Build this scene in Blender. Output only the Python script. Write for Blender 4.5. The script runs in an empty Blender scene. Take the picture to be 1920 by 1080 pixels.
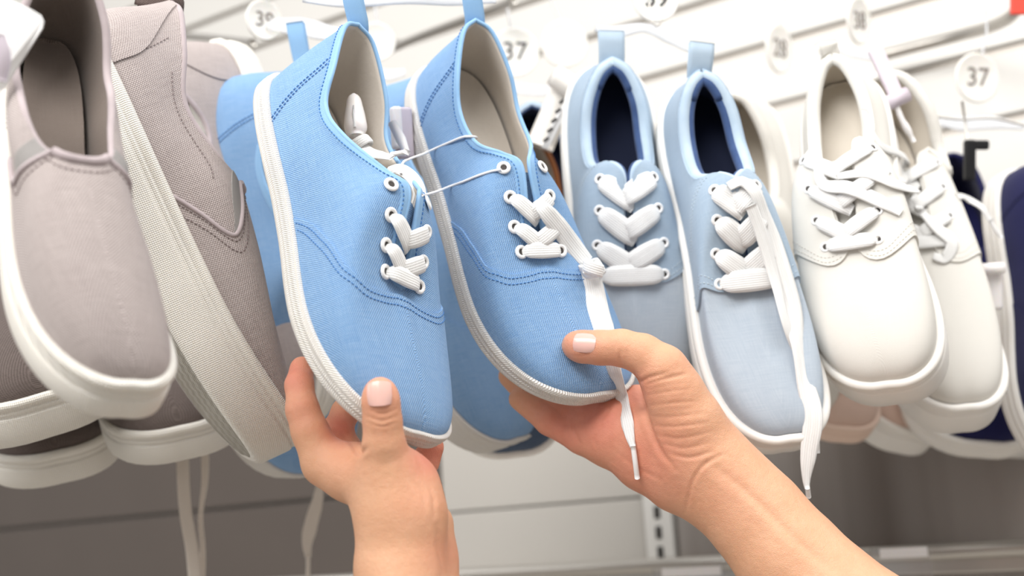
import bpy, bmesh, math, random
import numpy as np
from mathutils import Vector, Matrix
random.seed(7); np.random.seed(7)
SC = bpy.context.scene
COL = SC.collection
# ---------------- camera, light, exposure ----------------
F_PX = 2200.0
CAM_LOC = np.array([0.0, 0.0, 1.45])
_p, _r = math.radians(12.0), math.radians(3.8)
_rt = np.array([1.0, 0, 0]); _up = np.array([0, -math.sin(_p), math.cos(_p)]); BACK = np.array([0, -math.cos(_p), -math.sin(_p)])
UP = math.cos(_r)*_up + math.sin(_r)*_rt
RIGHT = math.cos(_r)*_rt - math.sin(_r)*_up
CAMR = np.stack([RIGHT, UP, BACK], 1)
cam_d = bpy.data.cameras.new('camera'); cam = bpy.data.objects.new('camera', cam_d); COL.objects.link(cam)
cam.matrix_world = Matrix(((*CAMR[0], CAM_LOC[0]), (*CAMR[1], CAM_LOC[1]), (*CAMR[2], CAM_LOC[2]), (0, 0, 0, 1)))
cam_d.sensor_width = 36.0; cam_d.lens = F_PX*36/1920
cam_d.clip_start = .02
cam_d.dof.use_dof = True; cam_d.dof.focus_distance = .68; cam_d.dof.aperture_fstop = 5.0
SC.camera = cam
SC.view_settings.view_transform = 'Standard'; SC.view_settings.look = 'None'
SC.view_settings.gamma = 1.0; SC.view_settings.use_curve_mapping = False
SC.view_settings.exposure = -0.06
W_ = bpy.data.worlds.new('shop_light'); SC.world = W_; W_.use_nodes = True
_nt = W_.node_tree; _bg = _nt.nodes['Background']; _tc = _nt.nodes.new('ShaderNodeTexCoord'); _sp = _nt.nodes.new('ShaderNodeSeparateXYZ'); _mr = _nt.nodes.new('ShaderNodeMapRange'); _rp = _nt.nodes.new('ShaderNodeValToRGB')
_nt.links.new(_tc.outputs['Generated'], _sp.inputs[0]); _nt.links.new(_sp.outputs[2], _mr.inputs[0]); _mr.inputs[1].default_value = -1; _mr.inputs[2].default_value = 1
_nt.links.new(_mr.outputs[0], _rp.inputs[0]); _nt.links.new(_rp.outputs[0], _bg.inputs[0])
_rp.color_ramp.elements[0].position = .30; _rp.color_ramp.elements[0].color = (.22, .205, .19, 1)      # dim floor side of the shop
_rp.color_ramp.elements[1].position = .72; _rp.color_ramp.elements[1].color = (1.0, .985, .965, 1)     # bright ceiling side
_bg.inputs[1].default_value = 0.80

def area(name, loc, target, size, size_y, energy, color=(1, .98, .95)):
    l = bpy.data.lights.new(name, 'AREA'); l.shape = 'RECTANGLE'; l.size = size; l.size_y = size_y; l.energy = energy; l.color = color
    o = bpy.data.objects.new(name, l); COL.objects.link(o); o.location = loc
    o.rotation_euler = (Vector(target) - Vector(loc)).to_track_quat('-Z', 'Y').to_euler()
    return o
area('ceiling_panel_light', (-.7, -.55, 2.75), (0.0, .8, 1.5), 1.5, .8, 38)
area('ceiling_strip_light', (.8, .1, 2.8), (.4, 1.1, 1.6), 1.3, .5, 18)
area('added_left_fill_light', (-2.2, -.3, 2.5), (-.2, .75, 1.45), 1.0, .6, 16)  # added fill from the left, brightens the taupe slip-ons and their soles

def P(px, py, d):
    """world point seen at pixel px,py of the photograph at depth d metres"""
    c = np.array([(px - 960)/F_PX*d, (540 - py)/F_PX*d, -d])
    return CAMR @ c + CAM_LOC
def c2w(v): return CAMR @ np.asarray(v, float) + CAM_LOC

# ---------- parametric shoe last: every shoe shape comes from this ----------
def crm(ks, xs, q):
    """smooth (monotone-ish cubic) interpolation of rows xs at knots ks"""
    ks = np.asarray(ks, float); xs = np.asarray(xs, float); q = np.clip(np.asarray(q, float), ks[0], ks[-1])
    if xs.ndim == 1: xs = xs[:, None]; flat = True
    else: flat = False
    m = np.zeros_like(xs)
    d = (xs[1:] - xs[:-1]) / (ks[1:] - ks[:-1])[:, None]
    m[1:-1] = 0.5 * (d[1:] + d[:-1]); m[0] = d[0]; m[-1] = d[-1]
    i = np.clip(np.searchsorted(ks, q, 'right') - 1, 0, len(ks) - 2)
    h = (ks[i + 1] - ks[i])[..., None]; t = ((q - ks[i])[..., None]) / h
    a, b = xs[i], xs[i + 1]; ma, mb = m[i] * h, m[i + 1] * h
    r = (2*t**3 - 3*t**2 + 1)*a + (t**3 - 2*t**2 + t)*ma + (-2*t**3 + 3*t**2)*b + (t**3 - t**2)*mb
    return r[..., 0] if flat else r

OUT_S = [0, .0, .012, .04, .09, .17, .28, .40, .52, .64, .74, .83, .90, .95, .985, 1.0, 1.0]
OUT_W = [0, .20, .38, .54, .66, .73, .74, .72, .76, .88, .98, 1.0, .93, .78, .54, .28, 0]
_os = np.array(OUT_S) * 5.6; _ow = np.array(OUT_W)
_arc = np.concatenate([[0], np.cumsum(np.hypot(np.diff(_os), np.diff(_ow)))]); _arc /= _arc[-1]

DEF = dict(L=.25, W=.043, zs=.017, hh=.078, hx=.004, zt=.088, zv=.066, xt=.44, xv=.62, cw=1.0, ct=.010,
           kt=1.0, sp=.008, gw=.010, gv=.004, bul=1.0, off=.003, st=0)

def outer(p, a, side, off=0.0, z=None):
    """point on the feather line, a: 0 heel .. 1 toe tip"""
    a = np.asarray(a, float)
    s = crm(_arc, OUT_S, a); w = crm(_arc, OUT_W, a)
    e = 1e-3
    s2 = crm(_arc, OUT_S, np.clip(a + e, 0, 1)); w2 = crm(_arc, OUT_W, np.clip(a + e, 0, 1))
    s1 = crm(_arc, OUT_S, np.clip(a - e, 0, 1)); w1 = crm(_arc, OUT_W, np.clip(a - e, 0, 1))
    L, W = p['L'], p['W']
    tx, ty = (s2 - s1)*L, (w2 - w1)*W
    n = np.hypot(tx, ty) + 1e-12
    nx, ny = -ty/n, tx/n
    c = p['ct'] * np.clip((s - .45)/.55, 0, 1)**1.6
    x = s*L + nx*off; y = (w*W + ny*off)*side + c
    zz = p['zs'] if z is None else z
    return np.stack([x, y, np.zeros_like(x) + zz], -1)

def spring(p, P):
    P = np.array(P, float)
    s = P[..., 0]/p['L']
    P[..., 2] += p['sp']*np.clip((s - .62)/.38, 0, 1.3)**2 
    return P

RK = [0, .07, .16, .28, .40, .50, .58, .72, .93, 1.0]
def rim(p, a, side):
    L, hh, zt, zv, xt, xv, cw = p['L'], p['hh'], p['zt'], p['zv'], p['xt'], p['xv'], p['cw']
    hx = p['hx']; g, gv = p['gw'], p['gv']
    zm = min(hh, zt)
    lo = p['zs'] + .60*(zm - p['zs'])
    if p['st'] == 1:      # slip-on: wide mouth
        K = [[hx, 0, hh], [hx + .010, .016*cw, hh - .001], [.14*L, .0275*cw, hh - .30*(hh - lo) - .002], [.25*L, .031*cw, lo + .006],
             [.37*L, .030*cw, .5*(lo + .004 + zt)], [xt*L - .004, .022*cw, zt - .002], [xt*L + .004, .014*cw, zt], [xt*L + .007, .009*cw, zt + .001], [xt*L + .0078, .003*cw, zt + .001], [xt*L + .008, 0, zt + .001]]
    else:
        K = [[hx, 0, hh], [hx + .008, .014*cw, hh - .001], [.13*L, .026*cw, hh - .30*(hh - lo) - .002], [.235*L, .030*cw, lo + .004],
             [.34*L, .0275*cw, lo + .35*(zt - lo)], [xt*L - .010, .5*(.024*cw + g) , zt - .005], [xt*L, g, zt], [.5*(xt + xv)*L, .6*g + .4*gv, .5*(zt + zv) + .001], [xv*L - .002, gv, zv + .0006], [xv*L, 0, zv]]
    R = crm(RK, K, a)
    R[..., 1] *= side
    R[..., 1] += p['ct']*np.clip((R[..., 0]/L - .45)/.55, 0, 1)**1.6
    return R

def surf(p, a, t, side):
    """upper surface, a: 0 heel..1 toe, t: 0 sole .. 1 rim"""
    a, t = np.broadcast_arrays(np.asarray(a, float), np.asarray(t, float))
    O = outer(p, a, side); R = rim(p, a, side)
    O2 = outer(p, a, side, .004); nrm = (O2 - O)/.004
    D = R - O; dist = np.linalg.norm(D, axis=-1); dz = D[..., 2]
    e = lambda k, v: crm(k, v, a)
    up = e([0, .3, .55, .75, 1], [.45, .45, .60, .62, .55]) * dz
    ou = e([0, .1, .3, .55, .8, 1], [.05, .06, .05, .04, .06, .05]) * dz * p['bul']
    toe = e([0, .7, .85, 1], [1, 1, p['kt'], p['kt']])
    P1 = O + nrm*ou[..., None]; P1[..., 2] += up*toe
    hx = e([0, .55, .75, 1], [0, 0, .35, 1]) ; hy = e([0, .1, .4, .55, .75, 1], [.10, .10, .30, .95, .9, 0.0]); 
    hz = e([0, .4, .55, .75, 1], [-1, -.95, -.42, -.28, -.20])
    if p['st'] == 1:
        hx = e([0, .4, .55, .7, 1], [0, 0, .45, .8, 1]); hy = e([0, .1, .35, .5, .7, 1], [.10, .10, .3, .9, .55, 0]); hz = e([0, .35, .5, .75, 1], [-1, -.95, -.45, -.22, -.10])
    k = e([0, .4, .6, 1], [.33, .36, .40, .42])
    H = np.stack([hx, hy*side, hz], -1); H /= np.linalg.norm(H, axis=-1)[..., None]
    P2 = R + H*(k*dist)[..., None]
    t = t[..., None]
    S = (1-t)**3*O + 3*(1-t)**2*t*P1 + 3*(1-t)*t*t*P2 + t**3*R
    return spring(p, S)

def sole_ring(p, a, side, off, z):
    return spring(p, outer(p, a, side, off, z))

# ---------------- helpers ----------------
def mesh_obj(name, verts, faces, mats, parent=None, uv=None, smooth=True, fmat=None, local=None):
    me = bpy.data.meshes.new(name)
    me.from_pydata([tuple(map(float, v)) for v in verts], [], [tuple(int(i) for i in f) for f in faces])
    if not isinstance(mats, (list, tuple)): mats = [mats]
    for m in mats: me.materials.append(m)
    if fmat is not None: me.polygons.foreach_set('material_index', [int(i) for i in fmat])
    if smooth: me.polygons.foreach_set('use_smooth', [True]*len(me.polygons))
    if uv is not None:
        uv = np.asarray(uv, float); l = me.uv_layers.new(name='UVMap')
        idx = np.zeros(len(me.loops), int); me.loops.foreach_get('vertex_index', idx)
        l.data.foreach_set('uv', uv[idx].ravel())
    me.validate(); me.update()
    o = bpy.data.objects.new(name, me); COL.objects.link(o)
    if parent is not None: o.parent = parent
    return o

class MB:
    """collects pieces of one part"""
    def __init__(s): s.v = []; s.f = []; s.m = []; s.uv = []; s.n = 0
    def add(s, v, f, m=0, uv=None):
        v = np.asarray(v, float).reshape(-1, 3)
        s.v.append(v); s.f += [tuple(i + s.n for i in q) for q in f]; s.m += [m]*len(f)
        s.uv.append(np.zeros((len(v), 2)) if uv is None else np.asarray(uv, float).reshape(-1, 2)); s.n += len(v)
        return s
    def grid(s, G, cu=False, cv=False, m=0, uv=None, flip=False):
        G = np.asarray(G, float); nu, nv = G.shape[:2]; f = []
        for i in range(nu if cu else nu - 1):
            for j in range(nv if cv else nv - 1):
                a, b, c, d = i*nv + j, ((i + 1) % nu)*nv + j, ((i + 1) % nu)*nv + (j + 1) % nv, i*nv + (j + 1) % nv
                f.append((a, d, c, b) if flip else (a, b, c, d))
        return s.add(G, f, m, uv)
    def box(s, c, size, R=None, m=0, bev=0):
        c = np.asarray(c, float); h = np.asarray(size, float)/2
        V = np.array([[x, y, z] for x in (-1, 1) for y in (-1, 1) for z in (-1, 1)])*h
        if R is not None: V = V @ np.asarray(R).T
        return s.add(V + c, [(0, 1, 3, 2), (4, 6, 7, 5), (0, 4, 5, 1), (2, 3, 7, 6), (0, 2, 6, 4), (1, 5, 7, 3)], m)
    def tube(s, pts, r, n=10, m=0, closed=False, cap=True, uvs=None):
        pts = np.asarray(pts, float); r = np.broadcast_to(np.asarray(r, float), (len(pts),))
        T = np.gradient(pts, axis=0)
        if closed: T = np.roll(pts, -1, 0) - np.roll(pts, 1, 0)
        T /= np.linalg.norm(T, axis=1)[:, None] + 1e-12
        ref = np.array([0, 0, 1.0]) if abs(T[0][2]) < .9 else np.array([1.0, 0, 0])
        N = []; x = np.cross(T[0], ref); x /= np.linalg.norm(x)
        for t in T:
            x = x - t*(x @ t); x /= np.linalg.norm(x) + 1e-12; N.append(x.copy())
        N = np.array(N); B = np.cross(T, N); a = np.linspace(0, 2*np.pi, n, endpoint=False)
        G = pts[:, None] + r[:, None, None]*(np.cos(a)[None, :, None]*N[:, None] + np.sin(a)[None, :, None]*B[:, None])
        k0 = s.n; s.grid(G, cu=closed, cv=True, m=m)
        if cap and not closed:
            s.f.append(tuple(k0 + i for i in range(n))[::-1]); s.f.append(tuple(k0 + (len(pts) - 1)*n + i for i in range(n))); s.m += [m, m]
        return s
    def ribbon(s, pts, nrm, w, th, m=0, k=5, crown=.0):
        """flat strap: pts centre line, nrm face normals, w full width, th thickness"""
        pts = np.asarray(pts, float); n_ = len(pts); nrm = np.asarray(nrm, float)
        w = np.broadcast_to(np.asarray(w, float), (n_,)); th = np.broadcast_to(np.asarray(th, float), (n_,))
        T = np.gradient(pts, axis=0); T /= np.linalg.norm(T, axis=1)[:, None] + 1e-12
        nrm = nrm - T*(nrm*T).sum(1)[:, None]; nrm /= np.linalg.norm(nrm, axis=1)[:, None] + 1e-12
        S = np.cross(T, nrm)
        q = np.linspace(-1, 1, k); prof = [(x, .5*math.sqrt(max(0, 1 - .86*abs(x)**4))) for x in q] + [(x, -.5*math.sqrt(max(0, 1 - .86*abs(x)**4))) for x in q[::-1]]
        prof = np.array(prof)
        G = pts[:, None] + S[:, None]*(prof[None, :, 0]*w[:, None]/2)[..., None] + nrm[:, None]*(prof[None, :, 1]*th[:, None])[..., None]
        L = np.concatenate([[0], np.cumsum(np.linalg.norm(np.diff(pts, axis=0), axis=1))])
        uv = np.stack([np.broadcast_to(L[:, None], G.shape[:2]), prof[None, :, 0]*w[:, None]/2], -1)
        k0 = s.n; nn = len(prof); s.grid(G, cv=True, m=m, uv=uv)
        s.f.append(tuple(k0 + i for i in range(nn))[::-1]); s.f.append(tuple(k0 + (n_ - 1)*nn + i for i in range(nn))); s.m += [m, m]
        return s
    def build(s, name, mats, parent=None, smooth=True):
        return mesh_obj(name, np.concatenate(s.v), s.f, mats, parent, np.concatenate(s.uv), smooth, s.m)

def smooth_path(pts, n=40):
    pts = np.asarray(pts, float); d = np.concatenate([[0], np.cumsum(np.linalg.norm(np.diff(pts, axis=0), axis=1))])
    return crm(d/d[-1], pts, np.linspace(0, 1, n))

def tag(o, label=None, cat=None, group=None, kind=None):
    if label: o['label'] = label
    if cat: o['category'] = cat
    if group: o['group'] = group
    if kind: o['kind'] = kind
    return o
def empty(name, M=None):
    o = bpy.data.objects.new(name, None); COL.objects.link(o); o.empty_display_size = .02
    if M is not None: o.matrix_world = M
    return o
def bevel(o, w=.002, seg=3, ang=.6):
    b = o.modifiers.new('bevel', 'BEVEL'); b.width = w; b.segments = seg; b.limit_method = 'ANGLE'; b.angle_limit = ang
    return o

# ---------------- materials ----------------
def srgb(r, g, b): return tuple(((c/255)/12.92 if c/255 <= .04045 else ((c/255 + .055)/1.055)**2.4) for c in (r, g, b)) + (1,)
class N:
    def __init__(s, name):
        s.mat = bpy.data.materials.new(name); s.mat.use_nodes = True; s.t = s.mat.node_tree; s.b = s.t.nodes['Principled BSDF']
    def n(s, typ, **kw):
        x = s.t.nodes.new(typ)
        for k, v in kw.items(): setattr(x, k, v)
        return x
    def l(s, a, b): s.t.links.new(a, b)
    def math(s, op, a, b=None, c=None):
        x = s.n('ShaderNodeMath', operation=op)
        for i, v in enumerate((a, b, c)):
            if v is None: continue
            if isinstance(v, (int, float)): x.inputs[i].default_value = v
            else: s.l(v, x.inputs[i])
        return x.outputs[0]
    def mix(s, f, a, b):
        x = s.n('ShaderNodeMix', data_type='RGBA')
        for i, v in ((0, f), (6, a), (7, b)):
            if isinstance(v, (int, float, tuple)): x.inputs[i].default_value = v
            else: s.l(v, x.inputs[i])
        return x.outputs[2]
    def noise(s, vec, scale, detail=3, rough=.5):
        x = s.n('ShaderNodeTexNoise'); x.inputs['Scale'].default_value = scale; x.inputs['Detail'].default_value = detail; x.inputs['Roughness'].default_value = rough
        s.l(vec, x.inputs['Vector']); return x.outputs['Fac']
    def bump(s, h, dist, strength=1.0):
        x = s.n('ShaderNodeBump'); x.inputs['Strength'].default_value = strength; x.inputs['Distance'].default_value = dist
        s.l(h, x.inputs['Height']); s.l(x.outputs[0], s.b.inputs['Normal']); return x

def canvas(name, c_hi, c_lo, pitch=.0008, bump=.0002, slub=.25, rough=.85, sheen=.15, fib=.3):
    m = N(name); tc = m.n('ShaderNodeTexCoord'); sep = m.n('ShaderNodeSeparateXYZ'); m.l(tc.outputs['UV'], sep.inputs[0])
    wob = m.noise(tc.outputs['Object'], 90, 2); wob = m.math('MULTIPLY', m.math('SUBTRACT', wob, .5), pitch*.8)
    u = m.math('ADD', sep.outputs[0], wob); v = m.math('ADD', sep.outputs[1], wob)
    su = m.math('SINE', m.math('MULTIPLY', u, math.pi/pitch*1.0)); sv = m.math('COSINE', m.math('MULTIPLY', v, math.pi/pitch*1.0))
    h = m.math('ADD', m.math('MULTIPLY', m.math('MULTIPLY', su, sv), .5), .5)
    th = m.n('ShaderNodeTexNoise'); mp = m.n('ShaderNodeMapping'); mp.inputs['Scale'].default_value = (60, 1400, 1)
    m.l(tc.outputs['UV'], mp.inputs[0]); m.l(mp.outputs[0], th.inputs['Vector']); th.inputs['Scale'].default_value = 1; th.inputs['Detail'].default_value = 2
    th2 = m.n('ShaderNodeTexNoise'); mp2 = m.n('ShaderNodeMapping'); mp2.inputs['Scale'].default_value = (1400, 60, 1)
    m.l(tc.outputs['UV'], mp2.inputs[0]); m.l(mp2.outputs[0], th2.inputs['Vector']); th2.inputs['Scale'].default_value = 1; th2.inputs['Detail'].default_value = 2
    s = m.math('ADD', m.math('MULTIPLY', th.outputs['Fac'], .5), m.math('MULTIPLY', th2.outputs['Fac'], .5))
    s = m.math('MULTIPLY', m.math('SUBTRACT', s, .5), slub*4)
    fine = m.math('MULTIPLY', m.math('SUBTRACT', m.noise(tc.outputs['Object'], 2600, 2), .5), fib)
    fac = m.n('ShaderNodeClamp'); m.l(m.math('ADD', m.math('ADD', m.math('MULTIPLY', h, .75), s), fine), fac.inputs[0])
    m.l(m.mix(fac.outputs[0], c_lo, c_hi), m.b.inputs['Base Color'])
    m.b.inputs['Roughness'].default_value = rough; m.b.inputs['Sheen Weight'].default_value = sheen; m.b.inputs['Specular IOR Level'].default_value = .15
    m.bump(m.math('ADD', h, m.math('MULTIPLY', s, .6)), bump*2, 1.0)
    return m.mat

def plain(name, col, rough=.5, spec=.4, sss=0, noise_amt=0, nscale=60, bump=0, metallic=0, trans=0, ior=1.45, emis=0, coat=0, alpha=1):
    m = N(name); b = m.b
    if noise_amt or bump:
        tc = m.n('ShaderNodeTexCoord'); f = m.noise(tc.outputs['Object'], nscale, 4)
        d = tuple(max(0, c*(1 - noise_amt)) for c in col[:3]) + (1,)
        m.l(m.mix(f, d, col), b.inputs['Base Color'])
        if bump: m.bump(f, bump)
    else: b.inputs['Base Color'].default_value = col
    b.inputs['Roughness'].default_value = rough; b.inputs['Specular IOR Level'].default_value = spec; b.inputs['Metallic'].default_value = metallic
    b.inputs['Transmission Weight'].default_value = trans; b.inputs['IOR'].default_value = ior
    if sss: b.inputs['Subsurface Weight'].default_value = sss; b.inputs['Subsurface Radius'].default_value = (.004, .0025, .0015); b.inputs['Subsurface Scale'].default_value = 1
    if coat: b.inputs['Coat Weight'].default_value = coat
    if emis: b.inputs['Emission Color'].default_value = col; b.inputs['Emission Strength'].default_value = emis
    b.inputs['Alpha'].default_value = alpha
    return m.mat

def rubber(name, col, mode='plain', rough=.42):
    """sole rubber; UV = (arc length m, height m)"""
    m = N(name); tc = m.n('ShaderNodeTexCoord'); sep = m.n('ShaderNodeSeparateXYZ'); m.l(tc.outputs['UV'], sep.inputs[0]); u, v = sep.outputs[0], sep.outputs[1]
    n = m.noise(tc.outputs['Object'], 40, 4)
    d = tuple(c*.93 for c in col[:3]) + (1,)
    m.l(m.mix(n, d, col), m.b.inputs['Base Color']); m.b.inputs['Roughness'].default_value = rough; m.b.inputs['Specular IOR Level'].default_value = .35
    m.b.inputs['Subsurface Weight'].default_value = .12; m.b.inputs['Subsurface Radius'].default_value = (.003, .0027, .002); m.b.inputs['Subsurface Scale'].default_value = 1
    if mode == 'herring':
        w = m.math('PINGPONG', m.math('ADD', m.math('MULTIPLY', v, 1.0), .0001), .0052)
        h = m.math('SINE', m.math('MULTIPLY', m.math('ADD', u, m.math('MULTIPLY', w, .9)), 2*math.pi/.0015))
        m.bump(h, .00028)
    elif mode == 'cross':
        a = m.math('SINE', m.math('MULTIPLY', m.math('ADD', u, v), 2*math.pi/.0024)); b = m.math('SINE', m.math('MULTIPLY', m.math('SUBTRACT', u, v), 2*math.pi/.0024))
        m.bump(m.math('MULTIPLY', a, b), .00022)
    elif mode == 'tread':
        a = m.math('SINE', m.math('MULTIPLY', u, 2*math.pi/.006)); w = m.math('PINGPONG', v, .012)
        h = m.math('SINE', m.math('MULTIPLY', m.math('ADD', u, m.math('MULTIPLY', w, 1.0)), 2*math.pi/.006)); m.bump(h, .0016)
    else: m.bump(n, .0003)
    return m.mat

def lace_mat(name, col, rib=.0011):
    m = N(name); tc = m.n('ShaderNodeTexCoord'); sep = m.n('ShaderNodeSeparateXYZ'); m.l(tc.outputs['UV'], sep.inputs[0]); u, v = sep.outputs[0], sep.outputs[1]
    av = m.math('ABSOLUTE', v)
    h = m.math('SINE', m.math('MULTIPLY', m.math('ADD', m.math('MULTIPLY', u, 1.0), m.math('MULTIPLY', m.math('PINGPONG', av, rib), .8)), 2*math.pi/.0008))
    g = m.math('ABSOLUTE', m.math('SINE', m.math('MULTIPLY', av, math.pi/(rib*1.3))))
    hh = m.math('ADD', m.math('MULTIPLY', h, .3), m.math('MULTIPLY', g, .9))
    d = tuple(c*.93 for c in col[:3]) + (1,)
    m.l(m.mix(g, d, col), m.b.inputs['Base Color']); m.b.inputs['Roughness'].default_value = .8; m.b.inputs['Sheen Weight'].default_value = .1
    m.b.inputs['Subsurface Weight'].default_value = .15; m.b.inputs['Subsurface Radius'].default_value = (.002, .002, .002); m.b.inputs['Subsurface Scale'].default_value = 1
    m.bump(hh, .00022); return m.mat
def topx(Vw):
    c = (Vw - CAM_LOC) @ CAMR; return np.stack([960 + F_PX*c[:, 0]/(-c[:, 2]), 540 - F_PX*c[:, 1]/(-c[:, 2])], 1), -c[:, 2]

def streaked(name, c0, c1, rough=.35, metallic=.3):  # vertical streaks of reflection put into the base colour
    m = N(name); tc = m.n('ShaderNodeTexCoord'); mp = m.n('ShaderNodeMapping'); mp.inputs['Scale'].default_value = (9, 9, .35); m.l(tc.outputs['Object'], mp.inputs[0])
    f = m.noise(mp.outputs[0], 1.0, 3); r = m.n('ShaderNodeMapRange'); r.inputs[1].default_value = .38; r.inputs[2].default_value = .64; m.l(f, r.inputs[0])
    m.l(m.mix(r.outputs[0], c0, c1), m.b.inputs['Base Color']); m.b.inputs['Roughness'].default_value = rough; m.b.inputs['Metallic'].default_value = metallic; return m.mat

# ---------------- shoe builder ----------------
def Fs(p, u, t):
    u = np.mod(np.asarray(u, float), 2.0); t = np.asarray(t, float); u, t = np.broadcast_arrays(u, t)
    a = np.where(u <= 1, u, 2 - u); A_ = surf(p, a, t, -1); B_ = surf(p, a, t, 1)
    return np.where((u <= 1)[..., None], A_, B_)
def Fn(p, u, t):
    e = 2e-3
    du = Fs(p, np.asarray(u) + e, t) - Fs(p, np.asarray(u) - e, t)
    t = np.asarray(t, float); dt = Fs(p, u, np.clip(t + e, 0, 1)) - Fs(p, u, np.clip(t - e, 0, 1))
    n = np.cross(du, dt); return n/(np.linalg.norm(n, axis=-1)[..., None] + 1e-12)
def Fo(p, u, t, d): return Fs(p, u, t) + Fn(p, u, t)*np.asarray(d)[..., None] if np.ndim(d) else Fs(p, u, t) + Fn(p, u, t)*d
def uvof(p, G):
    c = p['ct']*np.clip((G[..., 0]/p['L'] - .45)/.55, 0, 1)**1.6
    return np.stack([G[..., 0], np.abs(G[..., 1] - c) - G[..., 2]], -1)
def patch(p, U, T, off, th, mb=None, m=0):
    """raised layer over part of the upper with turned-down edges"""
    mb = mb or MB(); G = Fo(p, U, T, off + th*np.clip(T*14 + .25, 0, 1)); B0 = Fo(p, U, T, off - .0004); B1 = Fo(p, U, T, off + th*.75)
    nu, nt = U.shape; idx = [(i, 0) for i in range(nu)] + [(nu - 1, j) for j in range(1, nt)] + [(i, nt - 1) for i in range(nu - 2, -1, -1)] + [(0, j) for j in range(nt - 2, 0, -1)]
    uv = uvof(p, G); mb.grid(G, m=m, uv=uv)
    I = tuple(np.array(idx).T); ring = np.stack([B0[I], B1[I] + (G[I] - B1[I])*.0, G[I]], 1)
    k = np.stack([uv[I]]*3, 1); mb.grid(ring, cu=True, m=m, uv=k, flip=True)
    return mb
def on_path(p, ut, off, n=60):
    q = smooth_path(ut, n); return Fo(p, q[:, 0], q[:, 1], off), Fn(p, q[:, 0], q[:, 1])
def stitches(mb, pts, nrm, pitch=.0026, ln=.0017, r=.00032, m=0):
    d = np.concatenate([[0], np.cumsum(np.linalg.norm(np.diff(pts, axis=0), axis=1))]); L = d[-1]
    for s in np.arange(.001, L - ln, pitch):
        a = np.array([np.interp(s, d, pts[:, k]) for k in range(3)]); b = np.array([np.interp(s + ln, d, pts[:, k]) for k in range(3)]); n = np.array([np.interp(s, d, nrm[:, k]) for k in range(3)])
        c = (a + b)/2 + n*r*.9; mb.tube([a, a*.75 + c*.25 + n*r*.5, c, b*.75 + c*.25 + n*r*.5, b], [r*.5, r, r, r, r*.5], n=5)
    return mb

def rim_loop(p, n=150, off=0.0):
    u = np.linspace(0, 2, n, endpoint=False); R = Fs(p, u, 1.0)
    return u, R

def eyelet(p, u, t, off, mats, parent, r=.0036, hole=.0018):
    c = Fo(p, u, t, off); n = Fn(p, u, t); x = Fs(p, u + .003, t) - c; x -= n*(x @ n); x /= np.linalg.norm(x); y = np.cross(n, x)
    a = np.linspace(0, 2*np.pi, 20, endpoint=False); ring = np.cos(a)[:, None]*x + np.sin(a)[:, None]*y
    prof = [(r, -.0002), (r, .0003), (r*.9, .0009), (hole + (r - hole)*.45, .0012), (hole*1.1, .0008), (hole, .0001), (hole*.96, -.0002)]
    G = np.stack([c + ring*q + n*h for q, h in prof], 1); mb = MB(); mb.grid(G, cu=True, flip=True)
    k = mb.n; mb.add(np.stack([c + ring[i]*hole + n*.0002 for i in range(20)]), [tuple(range(20))], 1)  # flat dark disc stands in for the shade inside the hole
    return mb.build('eyelet', mats, parent), c, n, x, y

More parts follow.
